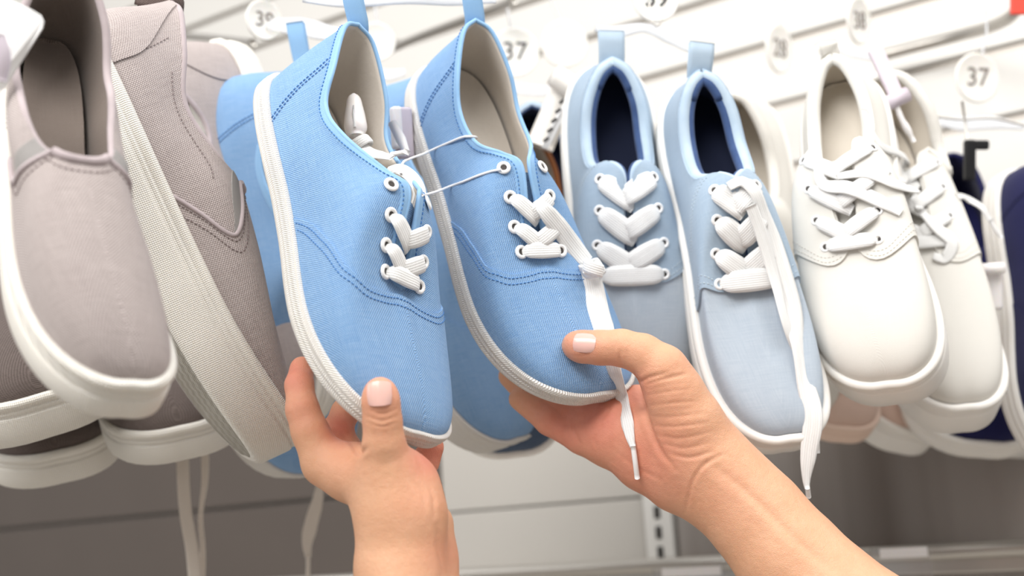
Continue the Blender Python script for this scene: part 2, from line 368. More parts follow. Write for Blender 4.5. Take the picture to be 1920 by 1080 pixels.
def make_shoe(name, pose, M, label, cat='shoe', group=None, style='blue', detail=2, o=None):
    o = o or {}
    p = dict(DEF); p.update(pose['p']); R = CAMR @ np.array(pose['R']); T = c2w(pose['T'])
    Mw = Matrix([[*R[i], T[i]] for i in range(3)] + [[0, 0, 0, 1]])
    root = empty(name, Mw); tag(root, label, cat, group)
    inv = lambda w: (np.asarray(w, float) - T) @ R
    L, zs, off = p['L'], p['zs'], p['off']
    nu = 180 if detail > 1 else 90; nt = 34 if detail > 1 else 16
    # upper
    u = np.linspace(0, 2, nu, endpoint=False); t = np.linspace(0, 1, nt)
    U, Tt = np.meshgrid(u, t, indexing='ij')
    G = Fs(p, U, Tt)
    if 'wr' in o:      # soft creases in the cloth
        for (cu, ct, su, st, amp) in o['wr']:
            G = G + Fn(p, U, Tt)*(amp*np.exp(-((np.mod(U - cu + 1, 2) - 1)/su)**2 - ((Tt - ct)/st)**2))[..., None]
    MB().grid(G, cu=True, uv=uvof(p, G)).build('upper', M['upper'], root)
    # lining
    Gi = Fs(p, U, Tt) - Fn(p, U, Tt)*np.where(Tt > .97, .0008, o.get('pad', .0022))[..., None]
    MB().grid(Gi, cu=True, uv=uvof(p, Gi), flip=True).build('lining', M['lining'], root)
    # insole
    a = np.linspace(0, 1, 60); ai = np.linspace(0, .93, 60)
    l0 = sole_ring(p, ai, -1, -.0045, zs + .005); l1 = sole_ring(p, ai, 1, -.0045, zs + .005)
    k = np.linspace(0, 1, 9)[None, :, None]; Gs = l0[:, None]*(1 - k) + l1[:, None]*k
    Gs[..., 2] += .0025*(np.abs(np.linspace(-1, 1, 9))**3)[None]
    MB().grid(Gs, uv=Gs[..., :2]).build('insole', M['insole'], root)
    # sole wall
    us = np.linspace(0, 2, nu, endpoint=False); aa = np.where(us <= 1, us, 2 - us)
    if style == 'blue':
        tz = zs + .0035
        prof = [(-.002, 0), (.0005, 0), (.0026, .0003), (.0034, .0008), (.0036, .0024), (.0030, .0030), (.0028, .0034), (.0036, .0038), (.0037, .0046), (.0030, .0050), (.0031, .0056)]
        h2 = tz - .0052
        prof = [(x + .0002, z*h2/.0058) for x, z in prof] + [(.0034, h2 + .0006), (.0038, h2 + .0013), (.0036, h2 + .0021), (.0032, h2 + .0024), (.0032, h2 + .0044), (.0026, h2 + .0050), (.0010, tz), (-.0012, tz - .0006)]
    else:
        tz = zs + .004; h2 = zs - .008
        prof = [(-.003, 0), (0, 0), (.0025, .0006), (.0036, .0022), (.0040, h2*.5), (.0042, h2*.93), (.0038, h2), (.0030, h2 + .0006), (.0031, h2 + .0022), (.0036, h2 + .0028), (.0036, h2 + .0042), (.0028, h2 + .0050), (.0030, h2 + .0060),
                (.0042, h2 + .0072), (.0046, h2 + .0088), (.0040, h2 + .0104), (.0026, tz - .0003), (.0008, tz), (-.0012, tz - .0008)]
    rows = []
    for x, z in prof:
        rows.append(np.where((us <= 1)[:, None], sole_ring(p, aa, -1, x + off - .003, z), sole_ring(p, aa, 1, x + off - .003, z)))
    G = np.stack(rows, 1); arc = np.concatenate([[0], np.cumsum(np.linalg.norm(np.diff(rows[2], axis=0), axis=1))])
    uv = np.stack([np.broadcast_to(arc[:, None], G.shape[:2]), G[..., 2]], -1)
    sl = MB().grid(G, cu=True, uv=uv).build('sole', M['sole'], root)
    l0 = sole_ring(p, a, -1, off - .0028, 0.0002); l1 = sole_ring(p, a, 1, off - .0028, .0002); k = np.linspace(0, 1, 12)[None, :, None]
    Gs = l0[:, None]*(1 - k) + l1[:, None]*k
    MB().grid(Gs, uv=Gs[..., :2], flip=True).build('outsole', M.get('tread', M['sole']), root)
    if detail > 1 and style == 'slip':   # welt strip at the waist of the sole
        pass
    # rim binding
    ul, Rl = rim_loop(p, 200 if detail > 1 else 90)
    if style in ('blue',):
        r = .0014; d = np.linalg.norm(Fs(p, ul, 1.) - Fs(p, ul, 0.), axis=-1)
        tl = 1 - .0055/d; UU = np.stack([ul]*5, 1); TT = tl[:, None] + (1 - tl[:, None])*np.linspace(0, 1, 5)[None]
        mb = MB(); Gt = Fo(p, UU, TT, np.broadcast_to(np.array([-.0002, .0007, .0008, .0008, .0006]), UU.shape)); mb.grid(Gt, cu=True, uv=uvof(p, Gt))
        c = Rl - Fn(p, ul, 1.0)*.0004; mb.tube(c, r, n=10, closed=True)
        bd = mb.build('binding', M['trim'], root)
        if detail > 1:
            q = Fo(p, ul, tl + .0016/d, .0008); stitches(MB(), np.vstack([q, q[:1]]), Fn(p, np.append(ul, 0), .95)).build('stitching', M['stitch'], bd)
    else:
        al = np.where(ul <= 1, ul, 2 - ul)
        rr = crm([0, .1, .36, .5, .6, 1], [.0038, .0042, .0042, .0028, .0014, .0013] if o.get('pad', .0022) > .003 else [.002, .002, .002, .0016, .0013, .0013], al)
        c = Rl - Fn(p, ul, .99)*(rr*.7)[:, None] - np.array([0, 0, 1])*(rr*.35)[:, None]*(al < .5)[:, None]
        mb = MB(); mb.tube(c, rr, n=12, closed=True); bd = mb.build('collar', M['trim'], root)
        if 'collar_in' in M:
            cy = p['ct']*np.clip((c[:, 0]/L - .45)/.55, 0, 1)**1.6; dn = np.stack([c[:, 0]*0, -(c[:, 1] - cy), c[:, 0]*0], 1); dn[:, 0] = np.where(al < .12, .012, 0); dn /= np.linalg.norm(dn, axis=1)[:, None] + 1e-4
            MB().tube(c + dn*(rr*.75)[:, None] - np.array([0, 0, 1])*(rr*.25)[:, None], rr*.92, n=12, closed=True).build('collar_lining', M['collar_in'], bd)
    st = MB(); ns = 0
    if style == 'blue':
        # vamp laid over the quarters
        ka = [.45, .50, .57, .67, .74, .80, .88, .95, 1.0]; kt = o.get('vamp', [0, .14, .23, .38, .54, .66, .81, .89, .90])
        uu = np.linspace(.45, 2 - .45, 130); tt = crm(ka, kt, np.where(uu <= 1, uu, 2 - uu))
        K = np.linspace(0, 1, 20); UU = np.broadcast_to(uu[:, None], (130, 20)); TT = tt[:, None]*K[None]
        vp = patch(p, UU, TT, 0, .0011).build('vamp', M['upper'], root)
        if detail > 1:
            for dd in (.0018, .0044):
                dl = np.linalg.norm(Fs(p, uu, 1.) - Fs(p, uu, 0.), axis=-1); t2 = tt - dd/dl*1.15; ok = t2 > .02
                q = Fo(p, uu[ok], t2[ok], .0011); stitches(MB(), q, Fn(p, uu[ok], t2[ok])).build('stitching', M['stitch'], vp)
        for s in (1, -1):
            for dd in (0, .010):
                q, n = on_path(p, [(s*(.135 + dd) % 2, .90), (s*(.16 + dd) % 2, .6), (s*(.19 + dd) % 2, .3), (s*(.215 + dd) % 2, .04)], .0003, 40)
                stitches(MB(), q, n).build('stitching', M['stitch'], root); ns += 1
    if style in ('denim', 'white'):
        K = np.linspace(0, 1, 26); front = crm([0, .25, .5, .7, .85, 1], o.get('front', [.60, .64, .70, .80, .90, .975]), K)
        nn = 130; s_ = np.linspace(-1, 1, nn); UU = s_[:, None]*front[None]; TT = np.broadcast_to(K[None], UU.shape)
        qt = patch(p, np.mod(UU, 2), TT*.998, 0, .0016).build('quarter', M.get('quarter', M['upper']), root)
        if detail > 1:
            for s in (1, -1):
                for dd in (.012, .03):
                    q, n = on_path(p, [((s*(crm([0, .25, .5, .7, .85, 1], [.60, .64, .70, .80, .90, .975], np.array([tv]))[0] - dd)) % 2, tv) for tv in np.linspace(.03, .93, 9)], .0014, 60); stitches(MB(), q, n, r=.0003).build('stitching', M['stitch'], root)
                for a0 in (.47, .49):
                    q, n = on_path(p, [((s*a0) % 2, .93), ((s*(a0 + .015)) % 2, .6), ((s*(a0 + .02)) % 2, .25), ((s*(a0 + .02)) % 2, .04)], .0014, 50); stitches(MB(), q, n, r=.0003).build('stitching', M['stitch'], root)
                ns += 4
    if style == 'slip':
        K = np.linspace(0, 1, 30)
        VK, VL = [0, .1, .2, .28, .36, .44, .6, 1], [.40, .43, .47, .515, .545, .553, .556, .565]
        lo = crm(VK, VL, K)
        q = np.linspace(0, 1, 90); UU = lo[None] + (2 - 2*lo[None])*q[:, None]; TT = np.broadcast_to(K[None]*.999, UU.shape)
        vp = patch(p, UU, TT, 0, .0012).build('vamp', M['upper'], root)
        for s in (1, -1):
            pts, n = on_path(p, [((s*x) % 2, tv) for x, tv in zip(lo[1:], K[1:])], .0010, 60)
            MB().tube(pts, .0014, n=8).build('piping', M['trim'], vp)
            if detail > 1:
                for dd in (.012, .034):
                    pts, n = on_path(p, [((s*(x + dd)) % 2, max(.02, tv - dd*.6)) for x, tv in zip(lo[1:], K[1:])], .0013, 60); stitches(MB(), pts, n).build('stitching', M['stitch'], root)
                for a0, b0 in ((.13, .155), (.29, .31)):
                    pts, n = on_path(p, [((s*a0) % 2, .82), ((s*b0) % 2, .4), ((s*b0) % 2, .05)] if a0 < .2 else [((s*.20) % 2, .80), ((s*.30) % 2, .78), ((s*.40) % 2, .72), ((s*.445) % 2, .55)], .0003, 40); stitches(MB(), pts, n, r=.00025).build('stitching', M['stitch'], root)
                ns += 3
            # elastic gore
            tg = np.linspace(.38, 1.0, 18); hi = crm(VK, VL, tg); w = crm([.38, .6, 1], [.006, .045, .075], tg)
            kk = np.linspace(0, 1, 8); UU = (s*(hi[None] - w[None]*(1 - kk[:, None]))) % 2; TT = np.broadcast_to(tg[None]*.998, UU.shape)
            patch(p, UU, TT, 0, .0007).build('elastic_gore', M['gore'], root)
        # heel counter
        tk = np.linspace(.0, 1.0, 14); w = crm([0, .5, 1], [.17, .15, .05], tk); kk = np.linspace(-1, 1, 30); UU = (w[None]*kk[:, None]) % 2; TT = np.broadcast_to(tk[None]*.98, UU.shape)
        patch(p, UU, TT, 0, .0012).build('heel_counter', M['upper'], root)
        # hem across the mouth
        uh = np.linspace(.566, 2 - .566, 90); q = Fo(p, uh, .998, .0012); MB().tube(q, .0022, n=10).build('hem', M['trim'], root)
        if detail > 1:
            d = np.linalg.norm(Fs(p, uh, 1.) - Fs(p, uh, 0.), axis=-1); th_ = 1 - .0048/d; stitches(MB(), Fo(p, uh, th_, .0012), Fn(p, uh, th_)).build('stitching', M['stitch'], root); ns += 1
    # tongue
    if style != 'slip':
        aq = np.linspace(.5, .99, 40); Rm = rim(p, aq, -1)
        x0, x1 = p['xt']*L - o.get('tl', -.004), p['xv']*L + .012
        xs = np.linspace(x0, x1, 26); ys = np.linspace(-1, 1, 13)
        zc = np.interp(xs, Rm[:, 0], Rm[:, 2]); sl_ = (Rm[8, 2] - Rm[0, 2])/(Rm[8, 0] - Rm[0, 0] + 1e-9); zc = np.where(xs < Rm[0, 0], Rm[0, 2] + (xs - Rm[0, 0])*min(sl_, -.1), zc)
        cx = p['ct']*np.clip((xs/L - .45)/.55, 0, 1)**1.6; hw = .020*np.clip(.55 + (xs - x0)*0 + .45, 0, 1)*np.clip(((xs - x0) + .002)/.008, 0, 1)**.4
        G = np.zeros((26, 13, 3)); G[..., 0] = xs[:, None]; G[..., 1] = cx[:, None] + ys[None]*hw[:, None]; G[..., 2] = zc[:, None] - .0045 - .007*ys[None]**2
        G = spring(p, G); mb = MB(); mb.grid(G, uv=uvof(p, G), flip=True); G2 = G.copy(); G2[..., 2] -= .002; mb.grid(G2, uv=uvof(p, G2))
        tg_ = mb.build('tongue', M['tongue'], root)
    # eyelets and laces
    rows_ = o.get('rows'); lo_ = .0014 if style in ('denim', 'white') else .0009
    if rows_:
        lw = o.get('lw', .0068); lth = .0013; E = {}
        for i, (ae, te) in enumerate(rows_):
            for s in (-1, 1):
                uu = ae if s < 0 else 2 - ae
                ob, c, n, x, y = eyelet(p, uu, te, lo_, [M['eyelet'], M['hole']], root, r=o.get('er', .0036), hole=o.get('eh', .0018)); E[i, s] = (c, n)
        lc = MB()
        ar = np.linspace(.5, .995, 50); r1 = (Fo(p, ar, 1., lo_) + Fo(p, 2 - ar, 1., lo_))/2; tr = np.linspace(.995, .3, 30); r2 = Fo(p, np.full(30, .9999), tr, .0002)
        rx = np.concatenate([r1[:, 0], r2[:, 0]]); rz = np.concatenate([r1[:, 2], r2[:, 2]]); od = np.argsort(rx); rx, rz = rx[od], rz[od]
        def mid(i, f, h):
            a_, b_ = E[i, -1][0], E[i, 1][0]; n_ = E[i, -1][1] + E[i, 1][1]; n_ /= np.linalg.norm(n_)
            m_ = (a_ + b_)/2 + np.array([f, 0, 0]); m_[2] = max(m_[2], np.interp(m_[0], rx, rz)) if f < .004 else .7*np.interp(m_[0], rx, rz) + .3*m_[2]
            return m_ + n_*h, n_
        for i in range(len(rows_)):
            if i in o.get('skip', ()): continue
            (cl, nl), (cr, nr) = E[i, -1], E[i, 1]
            if i == len(rows_) - 1:
                m_, n_ = mid(i, 0, .0012); dv = (cr - cl)/np.linalg.norm(cr - cl)
                ph = smooth_path([cl - nl*.0006 + dv*.0004, cl + dv*.003 + nl*.0022, m_ + n_*.0018, cr - dv*.003 + nr*.0022, cr - nr*.0006 - dv*.0004], 30)
                nn = np.array([nl]*8 + list(nl + (nr - nl)*np.linspace(0, 1, 14)[:, None]) + [nr]*8); wv = crm([0, .14, .3, .7, .86, 1], [.35, .85, 1, 1, .85, .35], np.linspace(0, 1, 30))*lw
                lc.ribbon(ph, nn, wv, lth)
                continue
            pit = abs(E[i + 1, -1][0][0] - cl[0])
            for s in (-1, 1):
                c, n = E[i, s]; over = o.get('over', 1)
                f = pit*(.78 if s < 0 else .62); m_, n_ = mid(i, f, .0006 if s < 0 else (.0022 if over == 1 else -.0002))
                e_ = m_ + (m_ - c)*np.array([.2, .22, .1]) - n_*.0035
                ph = smooth_path([c - n*.0006, c + (m_ - c)*.16 + n*.0026, c + (m_ - c)*.55 + (n + n_)*.0012, m_, e_], 26)
                nn = n + (n_ - n)*np.linspace(0, 1, 26)[:, None]; wv = crm([0, .14, .32, .8, 1], [.35, .8, 1, 1, .8], np.linspace(0, 1, 26))*lw
                lc.ribbon(ph, nn, wv, lth)
        lc.build('lace', M['lace'], root)
        root['_E'] = 0
        del root['_E']
    return root, p, inv, R

def world_ribbon(name, root, inv, pts, nrm, w, th, mat, n=60, parent=None, crv=None):
    q = smooth_path([inv(x) for x in pts], n) if inv else smooth_path(pts, n)
    k = np.linspace(0, 1, len(nrm)); nn = crm(k, np.array(nrm, float), np.linspace(0, 1, n)) if len(nrm) > 1 else np.tile(nrm[0], (n, 1))
    w = np.interp(np.linspace(0, 1, n), np.linspace(0, 1, len(w)), w) if np.ndim(w) else w
    return MB().ribbon(q, nn, w, th, k=7).build(name, mat, parent or root)

# ---------------- materials in use ----------------
WHITE_RUB = srgb(240, 236, 228)
m_blue = canvas('sky_blue_canvas', srgb(172, 203, 232), srgb(104, 150, 204), .0008, .00022)
m_bluetrim = canvas('sky_blue_twill', srgb(164, 200, 232), srgb(128, 172, 216), .0005, .00008, .1)
m_bluest = plain('blue_thread', srgb(78, 128, 188), .8)
m_cream = plain('cream_lining', srgb(214, 206, 196), .9, .1, noise_amt=.06, nscale=300, bump=.0002)
m_white = rubber('white_rubber', srgb(244, 240, 234), 'herring')
m_whitep = rubber('white_rubber_plain', srgb(244, 241, 236), 'plain')
m_whitec = rubber('white_rubber_crosshatch', srgb(240, 236, 228), 'cross')
m_tread = rubber('tread_rubber', srgb(186, 180, 168), 'tread')
m_lace = lace_mat('white_lace', srgb(248, 248, 247))
m_eye = plain('white_enamel_ring', srgb(245, 245, 245), .3, .5)
m_hole_shade = plain('eyelet_hole_shade', srgb(70, 66, 64), .9)
m_grey = canvas('taupe_canvas', srgb(206, 196, 193), srgb(164, 152, 150), .00085, .0002, .35, fib=.35)
m_greytrim = canvas('taupe_binding', srgb(196, 184, 186), srgb(172, 160, 162), .0005, .00006, .1)
m_greyst = plain('taupe_thread', srgb(140, 126, 126), .8)
m_greylin = canvas('taupe_lining', srgb(160, 148, 140), srgb(128, 116, 108), .0006, .0001, .15)
m_gore = canvas('grey_elastic', srgb(186, 182, 180), srgb(158, 154, 152), .0005, .0002, .05)
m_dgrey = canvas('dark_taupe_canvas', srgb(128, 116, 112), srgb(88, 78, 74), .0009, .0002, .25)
m_denim = canvas('pale_denim', srgb(190, 205, 218), srgb(150, 172, 194), .00035, .00004, .25, fib=.25)
m_denimv = canvas('pale_grey_denim', srgb(200, 209, 217), srgb(164, 178, 194), .00035, .00004, .3, fib=.3)
m_navyband = canvas('navy_collar_band', srgb(84, 108, 152), srgb(50, 70, 112), .0006, .0001, .15)
m_denimtrim = canvas('pale_denim_rim', srgb(200, 214, 226), srgb(168, 190, 210), .0003, .00003, .15)
m_denimst = plain('pale_thread', srgb(196, 210, 220), .8)
m_navy = canvas('navy_lining', srgb(62, 84, 130), srgb(32, 48, 88), .0006, .0001, .15, sheen=.1)
m_navys = plain('navy_insole', srgb(24, 32, 58), .85)
m_wht = canvas('white_canvas', srgb(234, 232, 227), srgb(218, 215, 208), .0005, .00005, .12, fib=.12)
m_whtst = plain('white_thread', srgb(204, 200, 192), .8)
m_whlin = plain('cream_white_lining', srgb(222, 214, 202), .9, .1, noise_amt=.05, nscale=200)
m_navyc = canvas('navy_canvas', srgb(36, 38, 92), srgb(20, 22, 62), .0008, .0001, .15)
m_tan = plain('tan_leather', srgb(150, 92, 52), .6, noise_amt=.3, nscale=80)
m_pink = canvas('blush_canvas', srgb(226, 200, 186), srgb(206, 178, 164), .0008, .0001, .15)

MB_BLUE = dict(upper=m_blue, lining=m_cream, insole=m_cream, sole=m_white, trim=m_bluetrim, stitch=m_bluest, tongue=m_blue, eyelet=m_eye, hole=m_hole_shade, lace=m_lace, tread=m_whitep)
MB_GREY = dict(upper=m_grey, lining=m_greylin, insole=m_greylin, sole=m_whitec, trim=m_greytrim, stitch=m_greyst, tongue=m_grey, eyelet=m_eye, hole=m_hole_shade, lace=m_lace, tread=m_tread, gore=m_gore)
MB_DENIM = dict(upper=m_denimv, quarter=m_denim, collar_in=m_navyband, lining=m_navy, insole=m_navys, sole=m_whitep, trim=m_denimtrim, stitch=m_denimst, tongue=m_denim, eyelet=m_eye, hole=m_hole_shade, lace=m_lace, tread=m_tread)
MB_WHITE = dict(upper=m_wht, lining=m_whlin, insole=m_whlin, sole=m_whitep, trim=m_wht, stitch=m_whtst, tongue=m_wht, eyelet=m_eye, hole=m_hole_shade, lace=m_lace, tread=m_tread)
def variant(d, **k): r = dict(d); r.update(k); return r
POSES = {
'BL': {'R': [[0.265, 0.5848, 0.7667], [-0.8306, -0.2655, 0.4895], [0.4898, -0.7665, 0.4154]], 'T': [-0.1441, 0.1233, -0.7458], 'p': {'L': 0.2511, 'W': 0.0439, 'zs': 0.0087, 'hh': 0.067, 'hx': -0.0075, 'zt': 0.0732, 'zv': 0.0463, 'xt': 0.4985, 'xv': 0.6685, 'cw': 0.8864, 'ct': 0.0144, 'kt': 0.6365, 'sp': 0.0154, 'gw': 0.0051, 'gv': 0.004, 'bul': 0.5468, 'off': 0.003, 'st': 0.0}},
'BR': {'R': [[0.2904, 0.8542, 0.4312], [-0.889, 0.0741, 0.4519], [0.3541, -0.5146, 0.7809]], 'T': [-0.0523, 0.1453, -0.8174], 'p': {'L': 0.2521, 'W': 0.0431, 'zs': 0.0105, 'hh': 0.0659, 'hx': -0.0003, 'zt': 0.0659, 'zv': 0.0459, 'xt': 0.4334, 'xv': 0.634, 'cw': 0.7404, 'ct': 0.0236, 'kt': 0.6844, 'sp': 0.0178, 'gw': 0.0035, 'gv': 0.004, 'bul': 0.3513, 'off': 0.003, 'st': 0.0}},
'S1': {'R': [[0.2637, 0.8674, 0.4219], [-0.7571, -0.0849, 0.6478], [0.5977, -0.4902, 0.6343]], 'T': [-0.2569, 0.1145, -0.6392], 'p': {'L': 0.228, 'W': 0.0252, 'zs': 0.0227, 'hh': 0.0802, 'hx': 0.0034, 'zt': 0.069, 'zv': 0.0588, 'xt': 0.569, 'xv': 0.45, 'cw': 0.726, 'ct': 0.026, 'kt': 0.5757, 'sp': 0.0084, 'gw': 0.0084, 'gv': 0.0034, 'bul': 1.0, 'off': 0.0034, 'st': 1.0}},
'S2': {'R': [[0.3859, -0.4012, 0.8307], [-0.9152, -0.0532, 0.3994], [-0.1161, -0.9144, -0.3877]], 'T': [-0.2888, 0.147, -0.6958], 'p': {'L': 0.285, 'W': 0.0511, 'zs': 0.0308, 'hh': 0.0903, 'hx': 0.0046, 'zt': 0.0785, 'zv': 0.0798, 'xt': 0.4272, 'xv': 0.45, 'cw': 1.0353, 'ct': 0.0095, 'kt': 0.3751, 'sp': 0.0175, 'gw': 0.0114, 'gv': 0.0046, 'bul': 0.6652, 'off': 0.0046, 'st': 1.0}},
'DL': {'R': [[0.052, 0.998, 0.0363], [-0.9722, 0.0423, 0.2301], [0.2281, -0.0473, 0.9725]], 'T': [0.07, 0.158, -0.9163], 'p': {'L': 0.2622, 'W': 0.0417, 'zs': 0.0244, 'hh': 0.0663, 'hx': 0.0064, 'zt': 0.095, 'zv': 0.0758, 'xt': 0.3991, 'xv': 0.6127, 'cw': 0.8062, 'ct': 0.0062, 'kt': 0.9895, 'sp': 0.0061, 'gw': 0.0032, 'gv': 0.0041, 'bul': 0.5722, 'off': 0.0041, 'st': 0.0}},
'DR': {'R': [[0.1348, 0.9909, -0.0016], [-0.9011, 0.1232, 0.4157], [0.4121, -0.0546, 0.9095]], 'T': [0.1299, 0.1299, -0.8827], 'p': {'L': 0.2644, 'W': 0.0342, 'zs': 0.0243, 'hh': 0.0719, 'hx': 0.0092, 'zt': 0.089, 'zv': 0.0574, 'xt': 0.4128, 'xv': 0.577, 'cw': 0.7087, 'ct': 0.0101, 'kt': 0.9504, 'sp': 0.0069, 'gw': -0.0005, 'gv': 0.0039, 'bul': 0.2272, 'off': 0.0039, 'st': 0.0}},
'WL': {'R': [[-0.0576, 0.91, -0.4107], [-0.8823, 0.1461, 0.4474], [0.4671, 0.3881, 0.7945]], 'T': [0.2585, 0.1378, -0.8987], 'p': {'L': 0.2444, 'W': 0.0382, 'zs': 0.0316, 'hh': 0.0707, 'hx': 0.002, 'zt': 0.089, 'zv': 0.0706, 'xt': 0.3994, 'xv': 0.6593, 'cw': 0.7091, 'ct': 0.0118, 'kt': 0.9892, 'sp': 0.0041, 'gw': 0.0114, 'gv': 0.0038, 'bul': 1.6543, 'off': 0.0038, 'st': 0.0}},
'WR': {'R': [[0.0281, 0.9879, -0.1528], [-0.8126, 0.1116, 0.5721], [0.5822, 0.108, 0.8059]], 'T': [0.314, 0.1191, -1.0288], 'p': {'L': 0.2788, 'W': 0.035, 'zs': 0.0352, 'hh': 0.1039, 'hx': 0.0043, 'zt': 0.0896, 'zv': 0.0803, 'xt': 0.3194, 'xv': 0.58, 'cw': 1.2194, 'ct': 0.007, 'kt': 0.9275, 'sp': 0.0064, 'gw': 0.0107, 'gv': 0.0043, 'bul': 0.8034, 'off': 0.0043, 'st': 0.0}}}

BR_ROWS = [(.575, .87), (.665, .87), (.755, .87), (.845, .875)]
DN_ROWS = [(.565, .84), (.655, .82), (.745, .80), (.835, .79)]
WH_ROWS = [(.565, .86), (.655, .86), (.745, .86), (.835, .86)]
BL = make_shoe('sneaker', POSES['BL'], MB_BLUE, 'left one of the two held sky blue sneakers, toe cupped from below by a hand', 'shoe', 'pair of sky blue sneakers', 'blue', 2, dict(rows=BR_ROWS, skip=(0,), lw=.0098, er=.0044, eh=.0020))
BR = make_shoe('sneaker', POSES['BR'], MB_BLUE, 'right one of the two held sky blue sneakers, with a knotted lace hanging down', 'shoe', 'pair of sky blue sneakers', 'blue', 2, dict(rows=BR_ROWS, skip=(0,), lw=.0098, er=.0044, eh=.0020))
S1 = make_shoe('slip_on_shoe', POSES['S1'], MB_GREY, 'taupe slip-on at the left edge facing the viewer with its wide mouth open', 'shoe', 'taupe slip-on shoes', 'slip', 2, {})
S2 = make_shoe('slip_on_shoe', POSES['S2'], MB_GREY, 'taupe slip-on seen side-on with its patterned sole showing', 'shoe', 'taupe slip-on shoes', 'slip', 2, {})
DL = make_shoe('sneaker', POSES['DL'], MB_DENIM, 'pale denim sneaker half hidden behind the right held sky blue sneaker', 'shoe', 'pair of pale denim sneakers', 'denim', 2, dict(rows=DN_ROWS, lw=.0142, er=.0040, pad=.0035))
DR = make_shoe('sneaker', POSES['DR'], MB_DENIM, 'pale denim sneaker with long white lace ends hanging past its toe', 'shoe', 'pair of pale denim sneakers', 'denim', 2, dict(rows=DN_ROWS, lw=.0142, er=.0040, pad=.0035))
WL = make_shoe('sneaker', POSES['WL'], MB_WHITE, 'front white sneaker with tangled laces and a rounded toe fully in view', 'shoe', 'pair of white sneakers', 'white', 2, dict(rows=WH_ROWS, lw=.0098, pad=.0035))
WR = make_shoe('sneaker', POSES['WR'], MB_WHITE, 'second white sneaker, tucked behind the front one with a lilac strap', 'shoe', 'pair of white sneakers', 'white', 2, dict(rows=WH_ROWS, lw=.0098, pad=.0035))

# ---------------- the shop fitting behind ----------------
m_slat = plain('white_slat_panel', srgb(218, 216, 212), .45, .3)
m_groove = plain('slat_groove_metal', srgb(160, 154, 147), .35, .4, metallic=.3)
m_lower = plain('shaded_grey_back_panel', srgb(92, 84, 79), .38, .4, noise_amt=.12, nscale=9)  # grey board, darkened to stand in for shade low on the wall
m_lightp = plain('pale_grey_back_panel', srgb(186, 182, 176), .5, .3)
m_steel = plain('brushed_steel', srgb(190, 186, 180), .28, .5, metallic=.85)
m_floor = plain('shop_floor', srgb(190, 184, 176), .5, .3, noise_amt=.1, nscale=5)
m_dark = plain('dark_slot', srgb(50, 48, 46), .8)
# wall frame: origin on the optical axis, runs along WD (to the right and nearer), normal WN to the room
YAW = math.radians(31.0)
WD = np.array([math.cos(YAW), -math.sin(YAW), 0.0]); WN = np.array([-math.sin(YAW), -math.cos(YAW), 0.0]); WZ = np.array([0, 0, 1.0])
WO = c2w([0, 0, -1.5])
def hit(px, py, lift=0.0):
    """point of the wall plane (lifted towards the room) seen at a pixel"""
    d = P(px, py, 1.0) - CAM_LOC; o = WO + WN*lift
    return CAM_LOC + d*(((o - CAM_LOC) @ WN)/(d @ WN))
def wl(x, z, n=0.0): return WO*np.array([1, 1, 0]) + WD*x + WN*n + WZ*z
WR_ = np.stack([WD, -WN, WZ], 1)
def wcoord(q): q = np.asarray(q) - WO*np.array([1, 1, 0]); return q @ WD, q[2]
def wbox(name, x0, x1, z0, z1, n0, n1, mat, parent=None, bv=0.0):
    o = MB().box(wl((x0 + x1)/2, (z0 + z1)/2, (n0 + n1)/2), (x1 - x0, abs(n1 - n0), z1 - z0), WR_).build(name, mat, parent, smooth=False)
    if bv: bevel(o, bv)
    return o
X0, X1 = -1.9, 1.5
zb = wcoord(hit(0, 800))[1]
# back wall, floor
w = wbox('wall_back', X0, X1, -.0, 2.7, -.10, -.02, plain('wall_paint', srgb(232, 230, 226), .7, .2)); tag(w, kind='structure')
fl = MB().box((0, 0, -.02), (7, 7, .04)).build('floor', m_floor, smooth=False); tag(fl, kind='structure')
# slats with aluminium grooves
pitch = .075
z = zb; k = 0
sw = MB(); gr = MB()
while z < 2.45:
    sw.box(wl((X0 + X1)/2, z + pitch/2 - .0035, -.009), (X1 - X0, .018, pitch - .009), WR_)
    gr.box(wl((X0 + X1)/2, z + pitch - .003, -.012), (X1 - X0, .012, .009), WR_)
    z += pitch; k += 1
sp = empty('slat_wall'); tag(sp, 'white slatted display wall with thin horizontal grooves behind the shoes', 'display wall')
a_ = sw.build('slat_panel', m_slat, sp, smooth=False); bevel(a_, .0018, 2)
gr.build('groove_insert', m_groove, sp, smooth=False)
# lower panels
def gcoord(px, py): return wcoord(hit(px, py))
xs1 = gcoord(1238, 980)[0]
zseam = gcoord(300, 965)[1]
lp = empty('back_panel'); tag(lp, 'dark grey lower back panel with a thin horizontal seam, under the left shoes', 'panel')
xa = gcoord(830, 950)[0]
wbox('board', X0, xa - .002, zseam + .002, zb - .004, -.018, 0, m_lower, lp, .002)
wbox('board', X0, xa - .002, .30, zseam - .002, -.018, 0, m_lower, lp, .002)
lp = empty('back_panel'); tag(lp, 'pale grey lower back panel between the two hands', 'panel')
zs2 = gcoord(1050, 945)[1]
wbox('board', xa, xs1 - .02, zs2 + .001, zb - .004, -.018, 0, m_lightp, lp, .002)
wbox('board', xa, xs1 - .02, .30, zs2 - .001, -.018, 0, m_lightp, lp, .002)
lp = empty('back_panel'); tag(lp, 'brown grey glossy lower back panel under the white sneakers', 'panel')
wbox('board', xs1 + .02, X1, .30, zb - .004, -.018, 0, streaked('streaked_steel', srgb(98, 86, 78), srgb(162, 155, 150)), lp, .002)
up = empty('slotted_upright'); tag(up, 'white slotted steel upright beside the forearm of the right hand', 'upright')
mb = MB(); mb.box(wl(xs1, (zb + .3)/2, -.004), (.034, .02, zb - .3), WR_); mb.build('post', m_slat, up, smooth=False)
